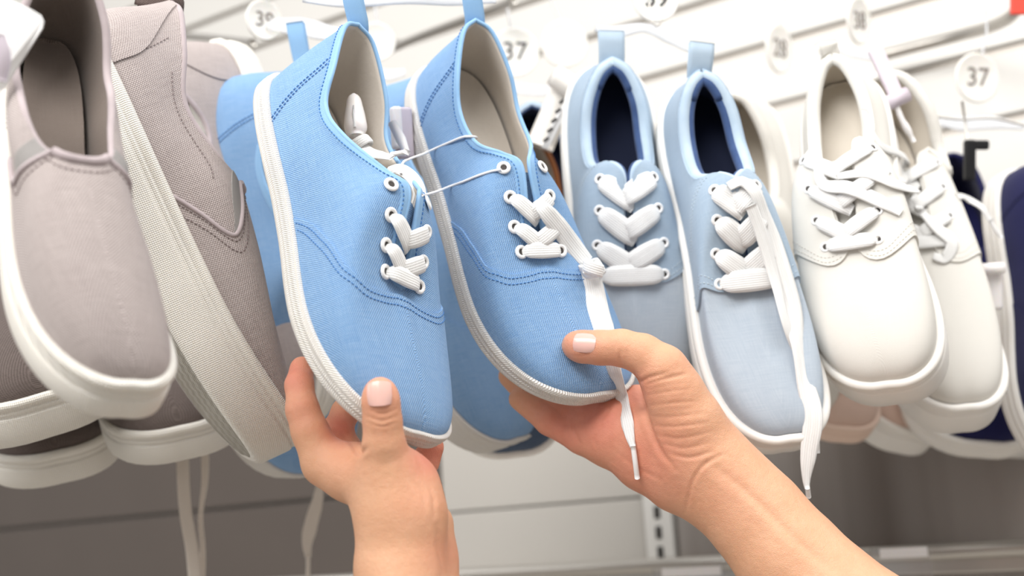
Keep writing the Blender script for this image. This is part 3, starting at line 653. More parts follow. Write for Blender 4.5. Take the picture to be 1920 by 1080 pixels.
for py in (960, 998, 1036, 1074, 1110):
    zz = gcoord(1240, py)[1]; MB().box(wl(xs1, zz, .0065), (.007, .0015, .014), WR_).build('slot', m_dark, up, smooth=False)
# shelf edge rail at the bottom
def rail(name, label, px0, py0, px1, py1, lift, r, mat):
    a, b = hit(px0, py0, lift), hit(px1, py1, lift); d = (b - a); 
    o = MB().tube([a - d*.3, a, b, b + d*.4], r, n=14).build(name, mat); tag(o, label, 'rail'); return o
z_r = gcoord(1000, 1072)[1]
zz = wcoord(hit(1100, 1065, .06))[1]
sh = empty('shelf'); tag(sh, 'steel shelf with a rounded front lip along the bottom of the photo', 'shelf')
wbox('board', xa - .25, X1, zz - .02, zz - .004, .008, .10, m_steel, sh, .002)
MB().tube([wl(xa - .25, zz, .10), wl(X1, zz, .10)], .008, n=14).build('lip', m_steel, sh)

# ---------------- the shopper's hands ----------------
def surf_nets(V, org, h):
    """closed surface (value 0) of a sampled field as quads"""
    s = V < 0; nx, ny, nz = V.shape
    c = [s[i:nx-1+i, j:ny-1+j, k:nz-1+k] for i in (0, 1) for j in (0, 1) for k in (0, 1)]
    cnt = sum(x.astype(np.int8) for x in c); cell = (cnt > 0) & (cnt < 8)
    I = np.argwhere(cell); idx = -np.ones(cell.shape, int); idx[tuple(I.T)] = np.arange(len(I))
    acc = np.zeros((len(I), 3)); n = np.zeros(len(I))
    cor = [(i, j, k) for i in (0, 1) for j in (0, 1) for k in (0, 1)]
    for a in range(8):
        for b in range(a + 1, 8):
            d = np.array(cor[b]) - np.array(cor[a])
            if abs(d).sum() != 1: continue
            va = V[I[:, 0] + cor[a][0], I[:, 1] + cor[a][1], I[:, 2] + cor[a][2]]; vb = V[I[:, 0] + cor[b][0], I[:, 1] + cor[b][1], I[:, 2] + cor[b][2]]
            m = (va < 0) != (vb < 0); t = np.where(m, va/(va - vb + 1e-12), 0)
            acc += m[:, None]*(np.array(cor[a]) + t[:, None]*d); n += m
    P_ = (I + acc/n[:, None])*h + org
    F = []
    for ax in range(3):
        sl0 = [slice(None)]*3; sl1 = [slice(None)]*3; sl0[ax] = slice(0, -1); sl1[ax] = slice(1, None)
        A_, B_ = s[tuple(sl0)], s[tuple(sl1)]; E = np.argwhere(A_ != B_); o1, o2 = [(1, 2), (2, 0), (0, 1)][ax]
        E = E[(E[:, o1] > 0) & (E[:, o2] > 0) & (E[:, o1] < V.shape[o1] - 1) & (E[:, o2] < V.shape[o2] - 1)]
        q = []
        for (u, v) in ((-1, -1), (0, -1), (0, 0), (-1, 0)):
            e = E.copy(); e[:, o1] += u; e[:, o2] += v; q.append(idx[tuple(e.T)])
        q = np.stack(q, 1); fl = A_[tuple(E.T)]; q[~fl] = q[~fl][:, ::-1]; F.append(q)
    F = np.concatenate(F); return P_, F[(F >= 0).all(1)]

def cone(Pt, a, b, ra, rb):
    a = np.asarray(a); b = np.asarray(b); ba = b - a; l2 = ba @ ba; rr = ra - rb; a2 = l2 - rr*rr; il2 = 1/l2
    pa = Pt - a; y = pa @ ba; z = y - l2; x2 = ((pa*l2 - y[..., None]*ba)**2).sum(-1); y2 = y*y*l2; z2 = z*z*l2
    k = np.sign(rr)*rr*rr*x2
    r = np.where(np.sign(z)*a2*z2 > k, np.sqrt(x2 + z2)*il2 - rb, np.where(np.sign(y)*a2*y2 < k, np.sqrt(x2 + y2)*il2 - ra, (np.sqrt(x2*a2*il2) + y*rr)*il2 - ra))
    return r
def smin(a, b, k):
    h = np.clip(.5 + .5*(b - a)/k, 0, 1); return b + (a - b)*h - k*h*(1 - h)

def hand_mesh(body, fingers, h=.0017, kb=.012, kf=.006):
    """body/fingers: chains of (px,py,depth,radius mm)"""
    W = lambda n: (P(n[0], n[1], n[2]), n[3]/1000)
    allp = np.array([W(n)[0] for c in body + fingers for n in c]); r = .045
    lo = allp.min(0) - r; hi = allp.max(0) + r; N_ = np.ceil((hi - lo)/h).astype(int)
    g = np.stack(np.meshgrid(*[lo[i] + h*np.arange(N_[i]) for i in range(3)], indexing='ij'), -1).astype(np.float32)
    def chain(c, k):
        d = None
        for a, b in zip(c[:-1], c[1:]):
            (pa, ra), (pb, rb) = W(a), W(b); q = cone(g, pa.astype(np.float32), pb.astype(np.float32), ra, rb); d = q if d is None else smin(d, q, k)
        return d
    D = None
    for c in body: q = chain(c, .008); D = q if D is None else smin(D, q, kb)
    R_ = D
    for c in fingers: R_ = np.minimum(R_, smin(D, chain(c, .003), kf))
    return surf_nets(R_, lo, h)

def skin_mat(name):
    m = N(name); tc = m.n('ShaderNodeTexCoord'); at = m.n('ShaderNodeAttribute'); at.attribute_name = 'flush'
    n1 = m.noise(tc.outputs['Object'], 55, 4); base = m.mix(n1, srgb(210, 155, 120), srgb(230, 182, 148))
    red = m.mix(m.noise(tc.outputs['Object'], 140, 3), srgb(206, 122, 102), srgb(228, 150, 128))
    m.l(m.mix(at.outputs['Fac'], base, red), m.b.inputs['Base Color'])
    m.b.inputs['Roughness'].default_value = .46; m.b.inputs['Specular IOR Level'].default_value = .35
    m.b.inputs['Subsurface Weight'].default_value = .22; m.b.inputs['Subsurface Radius'].default_value = (.0045, .0018, .0009); m.b.inputs['Subsurface Scale'].default_value = 1.0
    v = m.n('ShaderNodeTexVoronoi'); v.feature = 'DISTANCE_TO_EDGE'; v.inputs['Scale'].default_value = 1100; m.l(tc.outputs['Object'], v.inputs['Vector'])
    hh = m.math('ADD', m.math('MULTIPLY', m.math('MINIMUM', v.outputs['Distance'], .3), .6), m.math('MULTIPLY', m.noise(tc.outputs['Object'], 260, 3), .9))
    m.bump(hh, .00045); return m.mat
m_skin = skin_mat('skin'); m_nail = plain('fingernail', srgb(240, 186, 174), .22, .5, sss=.3, coat=.3)




def build_arm(name, body, fingers, flush, creases, parent, **kw):
    Pn, Fq = hand_mesh(body, fingers, **kw)
    o = mesh_obj(name, Pn, Fq, m_skin)
    s = o.modifiers.new('s', 'SMOOTH'); s.factor = .5; s.iterations = 3
    ss = o.modifiers.new('ss', 'SUBSURF'); ss.levels = 1; ss.render_levels = 1
    dg = bpy.context.evaluated_depsgraph_get(); me = bpy.data.meshes.new_from_object(o.evaluated_get(dg)); o.modifiers.clear(); o.data = me
    n = len(me.vertices); co = np.zeros(n*3); me.vertices.foreach_get('co', co); co = co.reshape(-1, 3); no = np.zeros(n*3); me.vertices.foreach_get('normal', no); no = no.reshape(-1, 3)
    px, dd = topx(co); facing = ((CAM_LOC - co)*no).sum(1) > 0
    disp = np.zeros(n)
    for (pts, w, amp) in creases:
        q = np.array(smooth_path(np.array([(x, y, 0) for x, y in pts]), 30))[:, :2]; dmin = np.full(n, 1e9); tt = np.zeros(n)
        box = (px[:, 0] > q[:, 0].min() - 30) & (px[:, 0] < q[:, 0].max() + 30) & (px[:, 1] > q[:, 1].min() - 30) & (px[:, 1] < q[:, 1].max() + 30) & facing
        idx = np.where(box)[0]
        for i in range(29):
            a, b = q[i], q[i + 1]; ab = b - a; t = np.clip(((px[idx] - a) @ ab)/(ab @ ab), 0, 1); d = np.hypot(*(a + t[:, None]*ab - px[idx]).T)
            m = d < dmin[idx]; dmin[idx[m]] = d[m]; tt[idx[m]] = (i + t[m])/29
        fade = np.sin(np.pi*np.clip(tt, .02, .98))**.5
        disp -= amp*fade*(np.exp(-(dmin/w)**2) - .22*np.exp(-((dmin - 2.1*w)/(w*1.2))**2))
    co = co + no*disp[:, None]; me.vertices.foreach_set('co', co.ravel())
    fl = np.zeros(n)
    for (x, y, rr, v) in flush: fl = np.maximum(fl, v*np.exp(-(((px[:, 0] - x)**2 + (px[:, 1] - y)**2)/(rr*rr))))
    at = me.attributes.new('flush', 'FLOAT', 'POINT'); at.data.foreach_set('value', np.clip(fl, 0, 1))
    me.polygons.foreach_set('use_smooth', [True]*len(me.polygons)); me.update(); o.parent = parent
    return o

def put_nail(arm, c, tip, root_, ln, wd):
    from mathutils.bvhtree import BVHTree
    me = arm.data; b = BVHTree.FromPolygons([v.co for v in me.vertices], [tuple(f.vertices) for f in me.polygons])
    H = [b.ray_cast(Vector(CAM_LOC), Vector(P(x, y, 1.) - CAM_LOC)) for x, y in (c, tip, root_)]
    nrm = sum(np.array(h[1]) for h in H)/3
    nail('thumbnail', np.array(H[0][0]) + nrm*.0007, np.array(H[1][0]) - np.array(H[2][0]), nrm, ln, wd, arm)

def nail(name, c, ax, nrm, ln, wd, parent, curve=.55):
    """curved nail plate: centre c, ax towards the tip, nrm outward"""
    ax = np.asarray(ax, float); ax /= np.linalg.norm(ax); nrm = np.asarray(nrm, float); nrm -= ax*(nrm @ ax); nrm /= np.linalg.norm(nrm); sd = np.cross(ax, nrm)
    u = np.linspace(-1, 1, 21); v = np.linspace(-1, 1, 17); G = np.zeros((21, 17, 3))
    for i, a in enumerate(u):
        for j, b in enumerate(v):
            x = a*ln/2*(1 - .13*b*b*(1 if a > 0 else 1.6)); w = wd/2*(1 - .10*max(0, -a)**2 - .05*max(0, a)**3)
            ang = b*1.05; r = wd/2/math.sin(1.05)
            G[i, j] = c + ax*x + sd*(w*math.sin(ang)/math.sin(1.05)) + nrm*(r*(math.cos(ang) - 1)*curve*1.2 - .0006*a*a + .0004)
    mb = MB(); mb.grid(G); G2 = G - nrm*.0006; mb.grid(G2, flip=True); return mb.build(name, m_nail, parent)

person = empty('person', Matrix.Translation(Vector(P(900, 1300, .62))))
tag(person, 'bare-armed person reaching in with two hands to hold the pair of sky blue sneakers', 'person')
# left hand, cupping the toe of the left blue sneaker
body = [[(770, 1420, .56, 34), (754, 1180, .585, 24), (750, 1060, .600, 19), (744, 975, .606, 18.5), (712, 905, .614, 17), (665, 885, .625, 14), (632, 872, .633, 12)],
        [(748, 1060, .600, 20), (772, 965, .606, 16), (768, 910, .612, 14), (745, 885, .622, 12)],
        [(795, 1200, .60, 24), (816, 1045, .622, 10.5), (806, 985, .630, 13)],
        [(740, 960, .602, 17), (728, 890, .603, 14)],
        [(735, 930, .632, 15), (690, 900, .655, 13), (740, 905, .668, 11)]]
fing = [[(735, 940, .600, 15), (726, 880, .600, 12.8), (720, 832, .596, 10.6), (717, 788, .5945, 9.6), (714, 752, .5935, 9.4), (713, 738, .594, 8.6)],
        [(650, 890, .627, 13), (608, 868, .632, 12), (581, 808, .634, 9.8), (567, 768, .636, 8.8), (561, 722, .644, 7.6), (566, 690, .656, 6.8)],
        [(690, 900, .655, 12), (650, 850, .664, 9.5), (632, 808, .667, 8.6), (648, 772, .678, 8), (680, 750, .700, 7.4)],
        [(740, 905, .668, 10.5), (770, 893, .676, 8.8), (797, 866, .676, 7.9), (810, 838, .676, 7.2)]]
fl = [(545, 700, 55, .9), (640, 800, 40, 1.0), (810, 850, 50, 1.0), (712, 735, 60, .55), (560, 760, 60, .5), (640, 850, 60, .25), (840, 1040, 50, .4), (800, 930, 60, .25), (715, 800, 40, .25)]
cr = [([(690, 768), (715, 776), (742, 768)], 2.6, .00035), ([(688, 780), (716, 789), (745, 780)], 2.6, .0004), ([(690, 793), (716, 800), (744, 793)], 2.6, .00025),
      ([(662, 836), (672, 850), (690, 838)], 5, .0012), ([(545, 744), (562, 748), (578, 746)], 3, .0004), ([(800, 905), (812, 930), (814, 975)], 4, .0004), ([(818, 985), (822, 1020), (832, 1075)], 5, .0008),
      ([(770, 900), (790, 925), (800, 960)], 4, .0003), ([(610, 795), (640, 812), (668, 842)], 4, .0005)]
la = build_arm('left_arm', body, fing, fl, cr, None)
put_nail(la, (711, 738), (711, 722), (713, 765), .0128, .0125)
# right hand, palm to the viewer, thumb on the toe of the right blue sneaker
body = [[(1900, 1420, .60, 40), (1640, 1200, .650, 35), (1475, 1040, .680, 29.5), (1345, 905, .700, 24), (1290, 860, .705, 23), (1225, 825, .716, 20), (1165, 800, .732, 17), (1130, 785, .742, 13)],
        [(1420, 960, .690, 26), (1320, 850, .698, 22), (1290, 790, .694, 19), (1262, 735, .692, 15.5), (1243, 700, .692, 13.5)],
        [(1345, 920, .702, 20), (1265, 905, .710, 15.5), (1205, 870, .720, 15), (1140, 828, .732, 13), (1100, 800, .740, 11)],
        [(1200, 760, .735, 13), (1160, 770, .742, 12)]]
fing = [[(1268, 735, .692, 14.5), (1243, 690, .690, 13.4), (1205, 664, .693, 11.8), (1165, 652, .6955, 10.8), (1125, 652, .700, 10.2), (1092, 650, .7035, 9.6), (1080, 648, .705, 8.8)],
        [(1170, 775, .742, 12), (1120, 745, .752, 9.6), (1055, 705, .766, 8.6), (1010, 650, .778, 7.6)],
        [(1150, 800, .740, 12), (1085, 770, .752, 9.8), (1025, 730, .766, 8.6), (980, 680, .778, 7.6)],
        [(1130, 815, .738, 11.5), (1060, 790, .748, 9.8), (1000, 750, .762, 8.5), (955, 705, .776, 7.6)],
        [(1140, 838, .733, 11), (1090, 822, .738, 9.8), (1030, 790, .746, 8.8), (975, 748, .758, 7.6)]]
fl = [(1120, 780, 110, .95), (1060, 800, 90, .9), (1200, 860, 110, .75), (1090, 650, 50, .6), (1250, 900, 70, .5), (1180, 740, 60, .8), (1230, 760, 80, .35), (1150, 690, 40, .5), (1280, 690, 60, .2), (1350, 930, 80, .2)]
cr = [([(1185, 690), (1197, 715), (1218, 708), (1250, 700)], 4, .0009), ([(1196, 712), (1205, 750), (1215, 790), (1235, 840), (1265, 880)], 5, .0012), ([(1165, 655), (1162, 672), (1168, 684)], 3.5, .0005), ([(1176, 652), (1176, 672)], 3, .0003),
      ([(1205, 722), (1240, 712), (1290, 700)], 3.2, .0006), ([(1208, 742), (1250, 735), (1300, 728)], 3.2, .00022), ([(1210, 762), (1250, 757), (1310, 752)], 3.2, .00030), ([(1214, 780), (1255, 782), (1320, 775)], 3.2, .00026), ([(1222, 798), (1262, 800), (1330, 792)], 3.2, .00038),
      ([(1230, 815), (1270, 822), (1335, 810)], 3.2, .00030), ([(1240, 832), (1280, 840), (1330, 830)], 3.2, .00030), ([(1252, 850), (1290, 858), (1340, 846)], 3.5, .0005),
      ([(1075, 782), (1078, 810), (1090, 838)], 3.5, .0007), ([(1110, 812), (1125, 790), (1140, 770), (1148, 745)], 4, .0005), ([(1120, 845), (1116, 825), (1128, 800)], 3.5, .0004), ([(1285, 960), (1292, 930), (1298, 905), (1320, 872), (1360, 850)], 4, .0007),
      ([(1330, 870), (1380, 905), (1440, 960), (1500, 1020), (1560, 1070)], 9, .0010), ([(1160, 850), (1200, 880), (1240, 900)], 4, .0003), ([(1068, 665), (1085, 668), (1110, 664)], 3, .0002)]
ra = build_arm('right_arm', body, fing, fl, cr, None)
put_nail(ra, (1096, 642), (1080, 640), (1120, 643), .0140, .0118)
for o_ in (la, ra):
    o_.parent = person; o_.matrix_parent_inverse = person.matrix_world.inverted()

# ---------------- more shoes on the pegs behind ----------------
def quick(heel, dh, toe, dt, zh, L0=.25, **kw):
    """pose from the points where heel and toe touch the ground line of the sole, and the way the top faces (camera axes)"""
    a = np.array([(heel[0] - 960)/F_PX*dh, (540 - heel[1])/F_PX*dh, -dh]); b = np.array([(toe[0] - 960)/F_PX*dt, (540 - toe[1])/F_PX*dt, -dt])
    x = b - a; L = np.linalg.norm(x); x /= L; z = np.array(zh, float); z -= x*(z @ x); z /= np.linalg.norm(z); k = L/.25
    p = dict(DEF); p.update(kw)
    for q in ('L', 'W', 'hh', 'hx', 'zt', 'zv', 'ct', 'zs', 'sp', 'gw', 'gv', 'off'): p[q] *= k
    return dict(R=np.stack([x, np.cross(z, x), z], 1), T=a, p=p)
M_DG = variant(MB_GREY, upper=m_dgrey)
SLIPP = dict(st=1, zs=.026, hh=.078, zt=.070, xt=.43, off=.004, W=.045, ct=.012)
G_BACK = 'shoes hanging behind the front row'
m_slate = canvas('slate_blue_canvas', srgb(96, 112, 134), srgb(66, 80, 104), .0008, .0001)
def back(nm, pose, M, label, style, group=G_BACK, **o):
    return make_shoe(nm, pose, M, label, 'shoe', group, style, 1, o)
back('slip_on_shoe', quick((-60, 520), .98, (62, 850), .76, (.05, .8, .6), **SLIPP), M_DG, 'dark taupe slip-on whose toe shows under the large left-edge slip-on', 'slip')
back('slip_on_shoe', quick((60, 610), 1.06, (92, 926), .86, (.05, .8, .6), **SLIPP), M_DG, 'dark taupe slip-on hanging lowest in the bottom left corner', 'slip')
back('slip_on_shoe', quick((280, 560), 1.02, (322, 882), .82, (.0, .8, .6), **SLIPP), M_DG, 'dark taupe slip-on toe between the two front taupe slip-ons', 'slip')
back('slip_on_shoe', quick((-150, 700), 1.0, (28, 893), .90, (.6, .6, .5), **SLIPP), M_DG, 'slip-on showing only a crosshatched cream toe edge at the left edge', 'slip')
S3 = back('slip_on_shoe', quick((428, 100), .92, (560, 790), .90, (-.60, .12, .80), **dict(SLIPP, hh=.08, W=.040, zs=.017)), variant(MB_GREY), 'taupe slip-on turned the other way, white sole edge facing the blue shoes', 'slip')
b5 = quick((418, 160), .90, (505, 888), .90, (.72, .42, .55), zs=.016, hh=.072, zt=.075, zv=.05, xt=.48, xv=.67, ct=.016, W=.045)
B5 = back('sneaker', b5, MB_BLUE, 'sky blue sneaker half hidden between the taupe slip-on and the left held sneaker', 'blue')
b6 = quick((655, 215), .93, (878, 852), .88, (.72, .45, .52), zs=.020, hh=.072, zt=.075, zv=.05, xt=.48, xv=.67, ct=.016, W=.045)
back('sneaker', b6, MB_BLUE, 'sky blue sneaker whose toe hangs behind, between the two held sneakers', 'blue')
b7 = quick((862, 250), .97, (930, 852), .93, (.1, .35, .9), zs=.024, W=.042, zt=.08, zv=.06, hh=.075)
back('sneaker', b7, variant(MB_BLUE, upper=m_slate, sole=m_whitep), 'slate blue sneaker toe with a cream sole, behind the right held sneaker', 'denim')
b8 = quick((925, 290), 1.05, (1025, 812), 1.02, (.3, .35, .85), zs=.020, W=.047, zt=.08, zv=.06, hh=.075)
back('sneaker', b8, variant(MB_BLUE, upper=m_tan, trim=m_tan, tongue=m_tan, sole=m_whitep), 'tan brown shoe in shadow behind the right held sneaker', 'denim')
bp = quick((972, 235), 1.12, (1060, 790), 1.08, (.1, .25, .95), zs=.022, W=.040, zt=.08, zv=.06, hh=.075)
back('sneaker', bp, MB_DENIM, 'pale blue heel peeking out behind the right sky blue sneaker collar', 'denim')
b9 = quick((1392, 215), 1.10, (1475, 800), 1.05, (-.30, .42, .85), zs=.026, W=.040, zt=.088, zv=.07, hh=.078, xt=.40, xv=.62, cw=.85)
back('sneaker', b9, MB_WHITE, 'white sneaker with an open beige collar behind the right denim sneaker', 'white', pad=.004)
b10 = quick((1490, 480), 1.16, (1550, 834), 1.02, (.1, .7, .7), zs=.024, W=.040)
back('sneaker', b10, variant(MB_WHITE, upper=m_pink, sole=plain('blush_rubber', srgb(232, 206, 190), .5)), 'blush pink shoe toe behind the hanging white lace', 'denim')
b11 = quick((1590, 520), 1.24, (1655, 852), 1.08, (.25, .7, .7), zs=.034, W=.043)
back('sneaker', b11, variant(MB_WHITE, upper=m_pink), 'cream soled toe hanging under the front white sneaker', 'denim')
b12 = quick((1748, 390), 1.20, (1806, 862), 1.03, (-.05, .6, .78), zs=.020, W=.047, zt=.08, zv=.062, hh=.075, ct=.008)
back('sneaker', b12, variant(MB_WHITE, upper=m_navyc, tongue=m_navyc, trim=m_navyc, lining=m_navyc, insole=m_navyc), 'navy sneaker with a white sole directly behind the second white sneaker', 'denim')
b13 = quick((1890, 340), 1.00, (1968, 880), .93, (.30, .45, .85), zs=.018, W=.043, zt=.085, zv=.06, hh=.08)
back('sneaker', b13, variant(MB_BLUE, upper=m_navyc, tongue=m_navyc, trim=m_navyc, lining=m_navyc, insole=m_navyc, stitch=m_navyc, sole=m_whitep), 'navy blue sneaker cut off by the right edge', 'blue')
b14 = quick((1840, 520), 1.24, (1893, 862), 1.12, (-.1, .7, .7), zs=.026, W=.038)
back('sneaker', b14, variant(MB_WHITE, upper=m_pink), 'beige shoe toe at the right edge below the navy sneakers', 'denim')

# ---------------- heel tabs (loops that hang on the hooks) ----------------
def nrm_of(v): v = np.asarray(v, float); return v/np.linalg.norm(v)
def heel_tab(shoe, top, wpx, mat, lean=0.0, name='heel_tab'):
    root, p, inv, R = shoe
    hv = spring(p, rim(p, 0., 1)); wh = R @ hv + np.array(root.matrix_world.translation)
    px, dd = topx(wh[None]); d = dd[0]; px = px[0]
    a = P(top[0], top[1], d + .004); w = wpx/F_PX*d
    for s, nm in ((0.0015, 1), (-.0045, 2)):
        f = BACK*s
        bk_ = -BACK*.0035 - R[:, 0]*.0015
        pts = [wh - UP*.007 + bk_*1.6, wh + bk_ + f*.2, wh + (a - wh)*.35 + f*.6 + bk_*.4, wh + (a - wh)*.7 + f, a + f]
        pts = [inv(q) for q in pts]
        nn = R.T @ BACK; sd = [R.T @ (BACK + RIGHT*lean)]*2
        yield pts, sd, w
def add_tab(shoe, top, wpx, mat, lean=0.12):
    root, p, inv, R = shoe; mb = MB()
    for pts, sd, w in heel_tab(shoe, top, wpx, mat, lean):
        q = smooth_path(pts, 20); mb.ribbon(q, np.tile(sd[0], (20, 1)), w, .0010, k=7)
    return mb.build('heel_tab', mat, root)
add_tab(BL, (657, -25), 38, m_bluetrim); add_tab(BR, (882, -25), 38, m_bluetrim)
add_tab(DL, (1146, 58), 50, m_denimtrim); add_tab(DR, (1316, 80), 48, m_denimtrim)
add_tab(B5, (553, 42), 33, m_bluetrim)
add_tab(S2, (258, -10), 40, canvas('tab_tape', srgb(120, 106, 102), srgb(86, 74, 70), .0007, .0001))
add_tab(WL, (1548, 78), 40, m_wht, .3)

def sdepth(x, y, lift=.002):
    dg = bpy.context.evaluated_depsgraph_get(); dg.update()
    d = P(x, y, 1.0) - CAM_LOC; hit_, loc, *_ = SC.ray_cast(dg, Vector(CAM_LOC), Vector(d))
    return float(-((np.array(loc) - CAM_LOC) @ CAMR)[2]) - lift
def fillz(pts, lift=.002): return [(x[0], x[1], sdepth(x[0], x[1], lift) if x[2] is None else x[2]) for x in pts]
# ---------------- laces that hang free ----------------
def lace(parent_shoe, pts, w, nrm=None, mat=None, th=.0014, name='lace', aglet=None, n=70):
    root, p, inv, R = parent_shoe; pts = fillz(pts); aglet = fillz(aglet, .003) if aglet else None
    q = smooth_path([inv(P(*x)) for x in pts], n)
    nr = [R.T @ nrm_of(CAMR @ np.array(v, float)) for v in (nrm or [(0, 0, 1)])]
    nn = crm(np.linspace(0, 1, len(nr)), np.array(nr), np.linspace(0, 1, n)) if len(nr) > 1 else np.tile(nr[0], (n, 1))
    ww = np.interp(np.linspace(0, 1, n), np.linspace(0, 1, len(w)), w) if np.ndim(w) else np.full(n, w)
    o = MB().ribbon(q, nn, ww, th, k=7).build(name, mat or m_lace, root)
    if aglet:
        a = [inv(P(*x)) for x in aglet]; MB().tube(smooth_path(a, 8), .0016, n=10).build('aglet', m_eye, o)
    return o
def ring_knot(parent_shoe, c, ax, r, w, mat):
    root, p, inv, R = parent_shoe; c = np.array(c); ax = nrm_of(ax); u = nrm_of(np.cross(ax, BACK)); v = np.cross(ax, u)
    t = np.linspace(0, 2*np.pi, 26); q = np.array([c + u*math.cos(a)*r + v*math.sin(a)*r*.8 + ax*w*.30*math.sin(a/2 + .4) for a in t]); nn = np.array([u*math.cos(a) + v*math.sin(a) for a in t])
    return MB().ribbon(np.array([inv(x) for x in q]), nn @ R, w, .0018, k=7).build('knot', mat, root)
# right held shoe: wide lace over the far side, knot, end hanging in front of the palm
dK = .735
lace(BR, [(1006, 376, None), (1018, 390, None), (1045, 422, None), (1075, 462, None), (1100, 492, None)], [.006, .0115, .0125, .0125, .010], nrm=[(.1, .2, 1), (.2, .1, 1)])
lace(BR, [(1100, 492, None), (1110, 540, None), (1116, 580, None), (1124, 612, None), (1138, 652, .722), (1152, 700, .7165), (1166, 745, None), (1176, 790, None), (1183, 825, None), (1187, 838, None)],
     [.009, .015, .0175, .0180, .013, .010, .0090, .0090, .008, .0035], nrm=[(.1, .1, 1), (.2, 0, 1), (-.6, 0, .8), (-.2, 0, 1)], aglet=[(1187, 836, None), (1191, 865, None), (1195, 897, None)])
ring_knot(BR, P(1108, 500, sdepth(1103, 500)), P(1118, 520, .735) - P(1092, 478, .728), .0062, .0105, m_lace)
ring_knot(BR, P(1113, 500, sdepth(1103, 500) - .001), P(1110, 540, .735) - P(1120, 470, .733), .0058, .0080, m_lace)
# left held shoe: lace tucked in the collar and looping over the throat
lace(BL, [(664, 262, .716), (690, 284, .706), (715, 292, .698), (735, 296, .692)], [.0068, .0085, .0085, .005], nrm=[(.2, .6, .8)])
ring_knot(BL, P(677, 266, .712), P(690, 280, .71) - P(664, 250, .712), .0052, .0065, m_lace)
lace(BL, [(727, 318, .690), (752, 318, .684), (775, 336, .680), (786, 360, .677), (780, 388, .676), (768, 412, .678)], [.004, .008, .0088, .0088, .007, .005], nrm=[(.5, .2, .9)])
# denim shoe: two long ends
lace(DR, [(1366, 350, None), (1390, 340, None), (1414, 358, None), (1430, 400, None), (1444, 440, None), (1462, 500, None), (1482, 570, None), (1495, 640, None), (1508, 710, .748), (1524, 780, .742), (1516, 850, .741), (1512, 905, .741), (1514, 918, .741)],
     [.006, .0085, .010, .0125, .0130, .0130, .0130, .0125, .0125, .0125, .0120, .0095, .003], nrm=[(.2, .5, 1), (.3, 0, 1), (-.3, 0, 1), (.6, 0, .8), (-.2, 0, 1), (.3, 0, 1)], aglet=[(1514, 915, .737), (1516, 932, .741)])
lace(DR, [(1408, 385, None), (1425, 430, None), (1452, 520, None), (1475, 610, None), (1512, 700, .762), (1536, 770, .756), (1530, 812, .756), (1533, 850, .756)],
     [.008, .0095, .010, .009, .0085, .008, .007, .003], nrm=[(.1, .3, 1), (.7, 0, .7), (.2, 0, 1)])
# white shoes: loose bows
lace(WL, [(1532, 305, None), (1545, 345, None), (1590, 352, None), (1640, 372, None), (1690, 398, None)], [.006, .009, .0095, .0095, .006], nrm=[(0, .3, 1), (.2, .2, 1)])
lace(WL, [(1570, 330, None), (1625, 326, None), (1680, 345, None), (1712, 368, None), (1725, 392, None)], [.006, .009, .0095, .009, .006], nrm=[(0, .6, .8), (0, .2, 1)])
lace(WL, [(1620, 205, None), (1632, 245, None), (1650, 272, None), (1680, 285, None), (1698, 305, None), (1692, 335, None), (1672, 330, None)], [.004, .006, .009, .0105, .0105, .009, .006], nrm=[(.2, .2, 1), (.5, .4, .8)])
lace(WR, [(1796, 368, None), (1816, 374, .93), (1840, 388, .925), (1856, 412, .925)], [.006, .006, .0065, .005], nrm=[(.2, .5, 1)], aglet=[(1856, 412, .925), (1866, 430, .925), (1878, 446, .925)])
lace(WR, [(1730, 400, None), (1760, 430, None), (1785, 455, None), (1770, 485, None), (1750, 480, None)], [.006, .009, .010, .009, .006], nrm=[(.2, .3, 1)])
# loose laces hanging low in the back
def loose(label, pts, w, aglet=None):
    q = smooth_path([P(*x) for x in pts], 50); ww = np.interp(np.linspace(0, 1, 50), np.linspace(0, 1, len(w)), w)
    o = MB().ribbon(q, np.tile(BACK + .25*RIGHT, (50, 1)), ww, .0014, k=7).build('shoelace', m_lace2); tag(o, label, 'shoelace', 'laces hanging low in the back')
    if aglet: MB().tube(smooth_path([P(*x) for x in aglet], 6), .0018, n=8).build('aglet', m_lace2, o)
    return o
m_lace2 = lace_mat('off_white_lace', srgb(226, 216, 206))
loose('wide off-white shoelace hanging below the left taupe slip-ons', [(344, 780, .93), (343, 880, .92), (348, 960, .92), (360, 1030, .92), (368, 1110, .92)], [.008, .0098, .0098, .010, .0105])
loose('narrow folded off-white shoelace hanging beside the wide one', [(382, 780, .94), (384, 900, .93), (376, 970, .93), (380, 1030, .93), (376, 1110, .93)], [.005, .0065, .004, .0045, .007])
loose('tapered shoelace end hanging left of the left hand', [(602, 860, 1.0), (597, 930, 1.0), (584, 980, 1.0), (576, 1020, 1.0), (578, 1045, 1.0)], [.006, .006, .011, .012, .005], [(578, 1042, 1.0), (577, 1100, 1.0)])

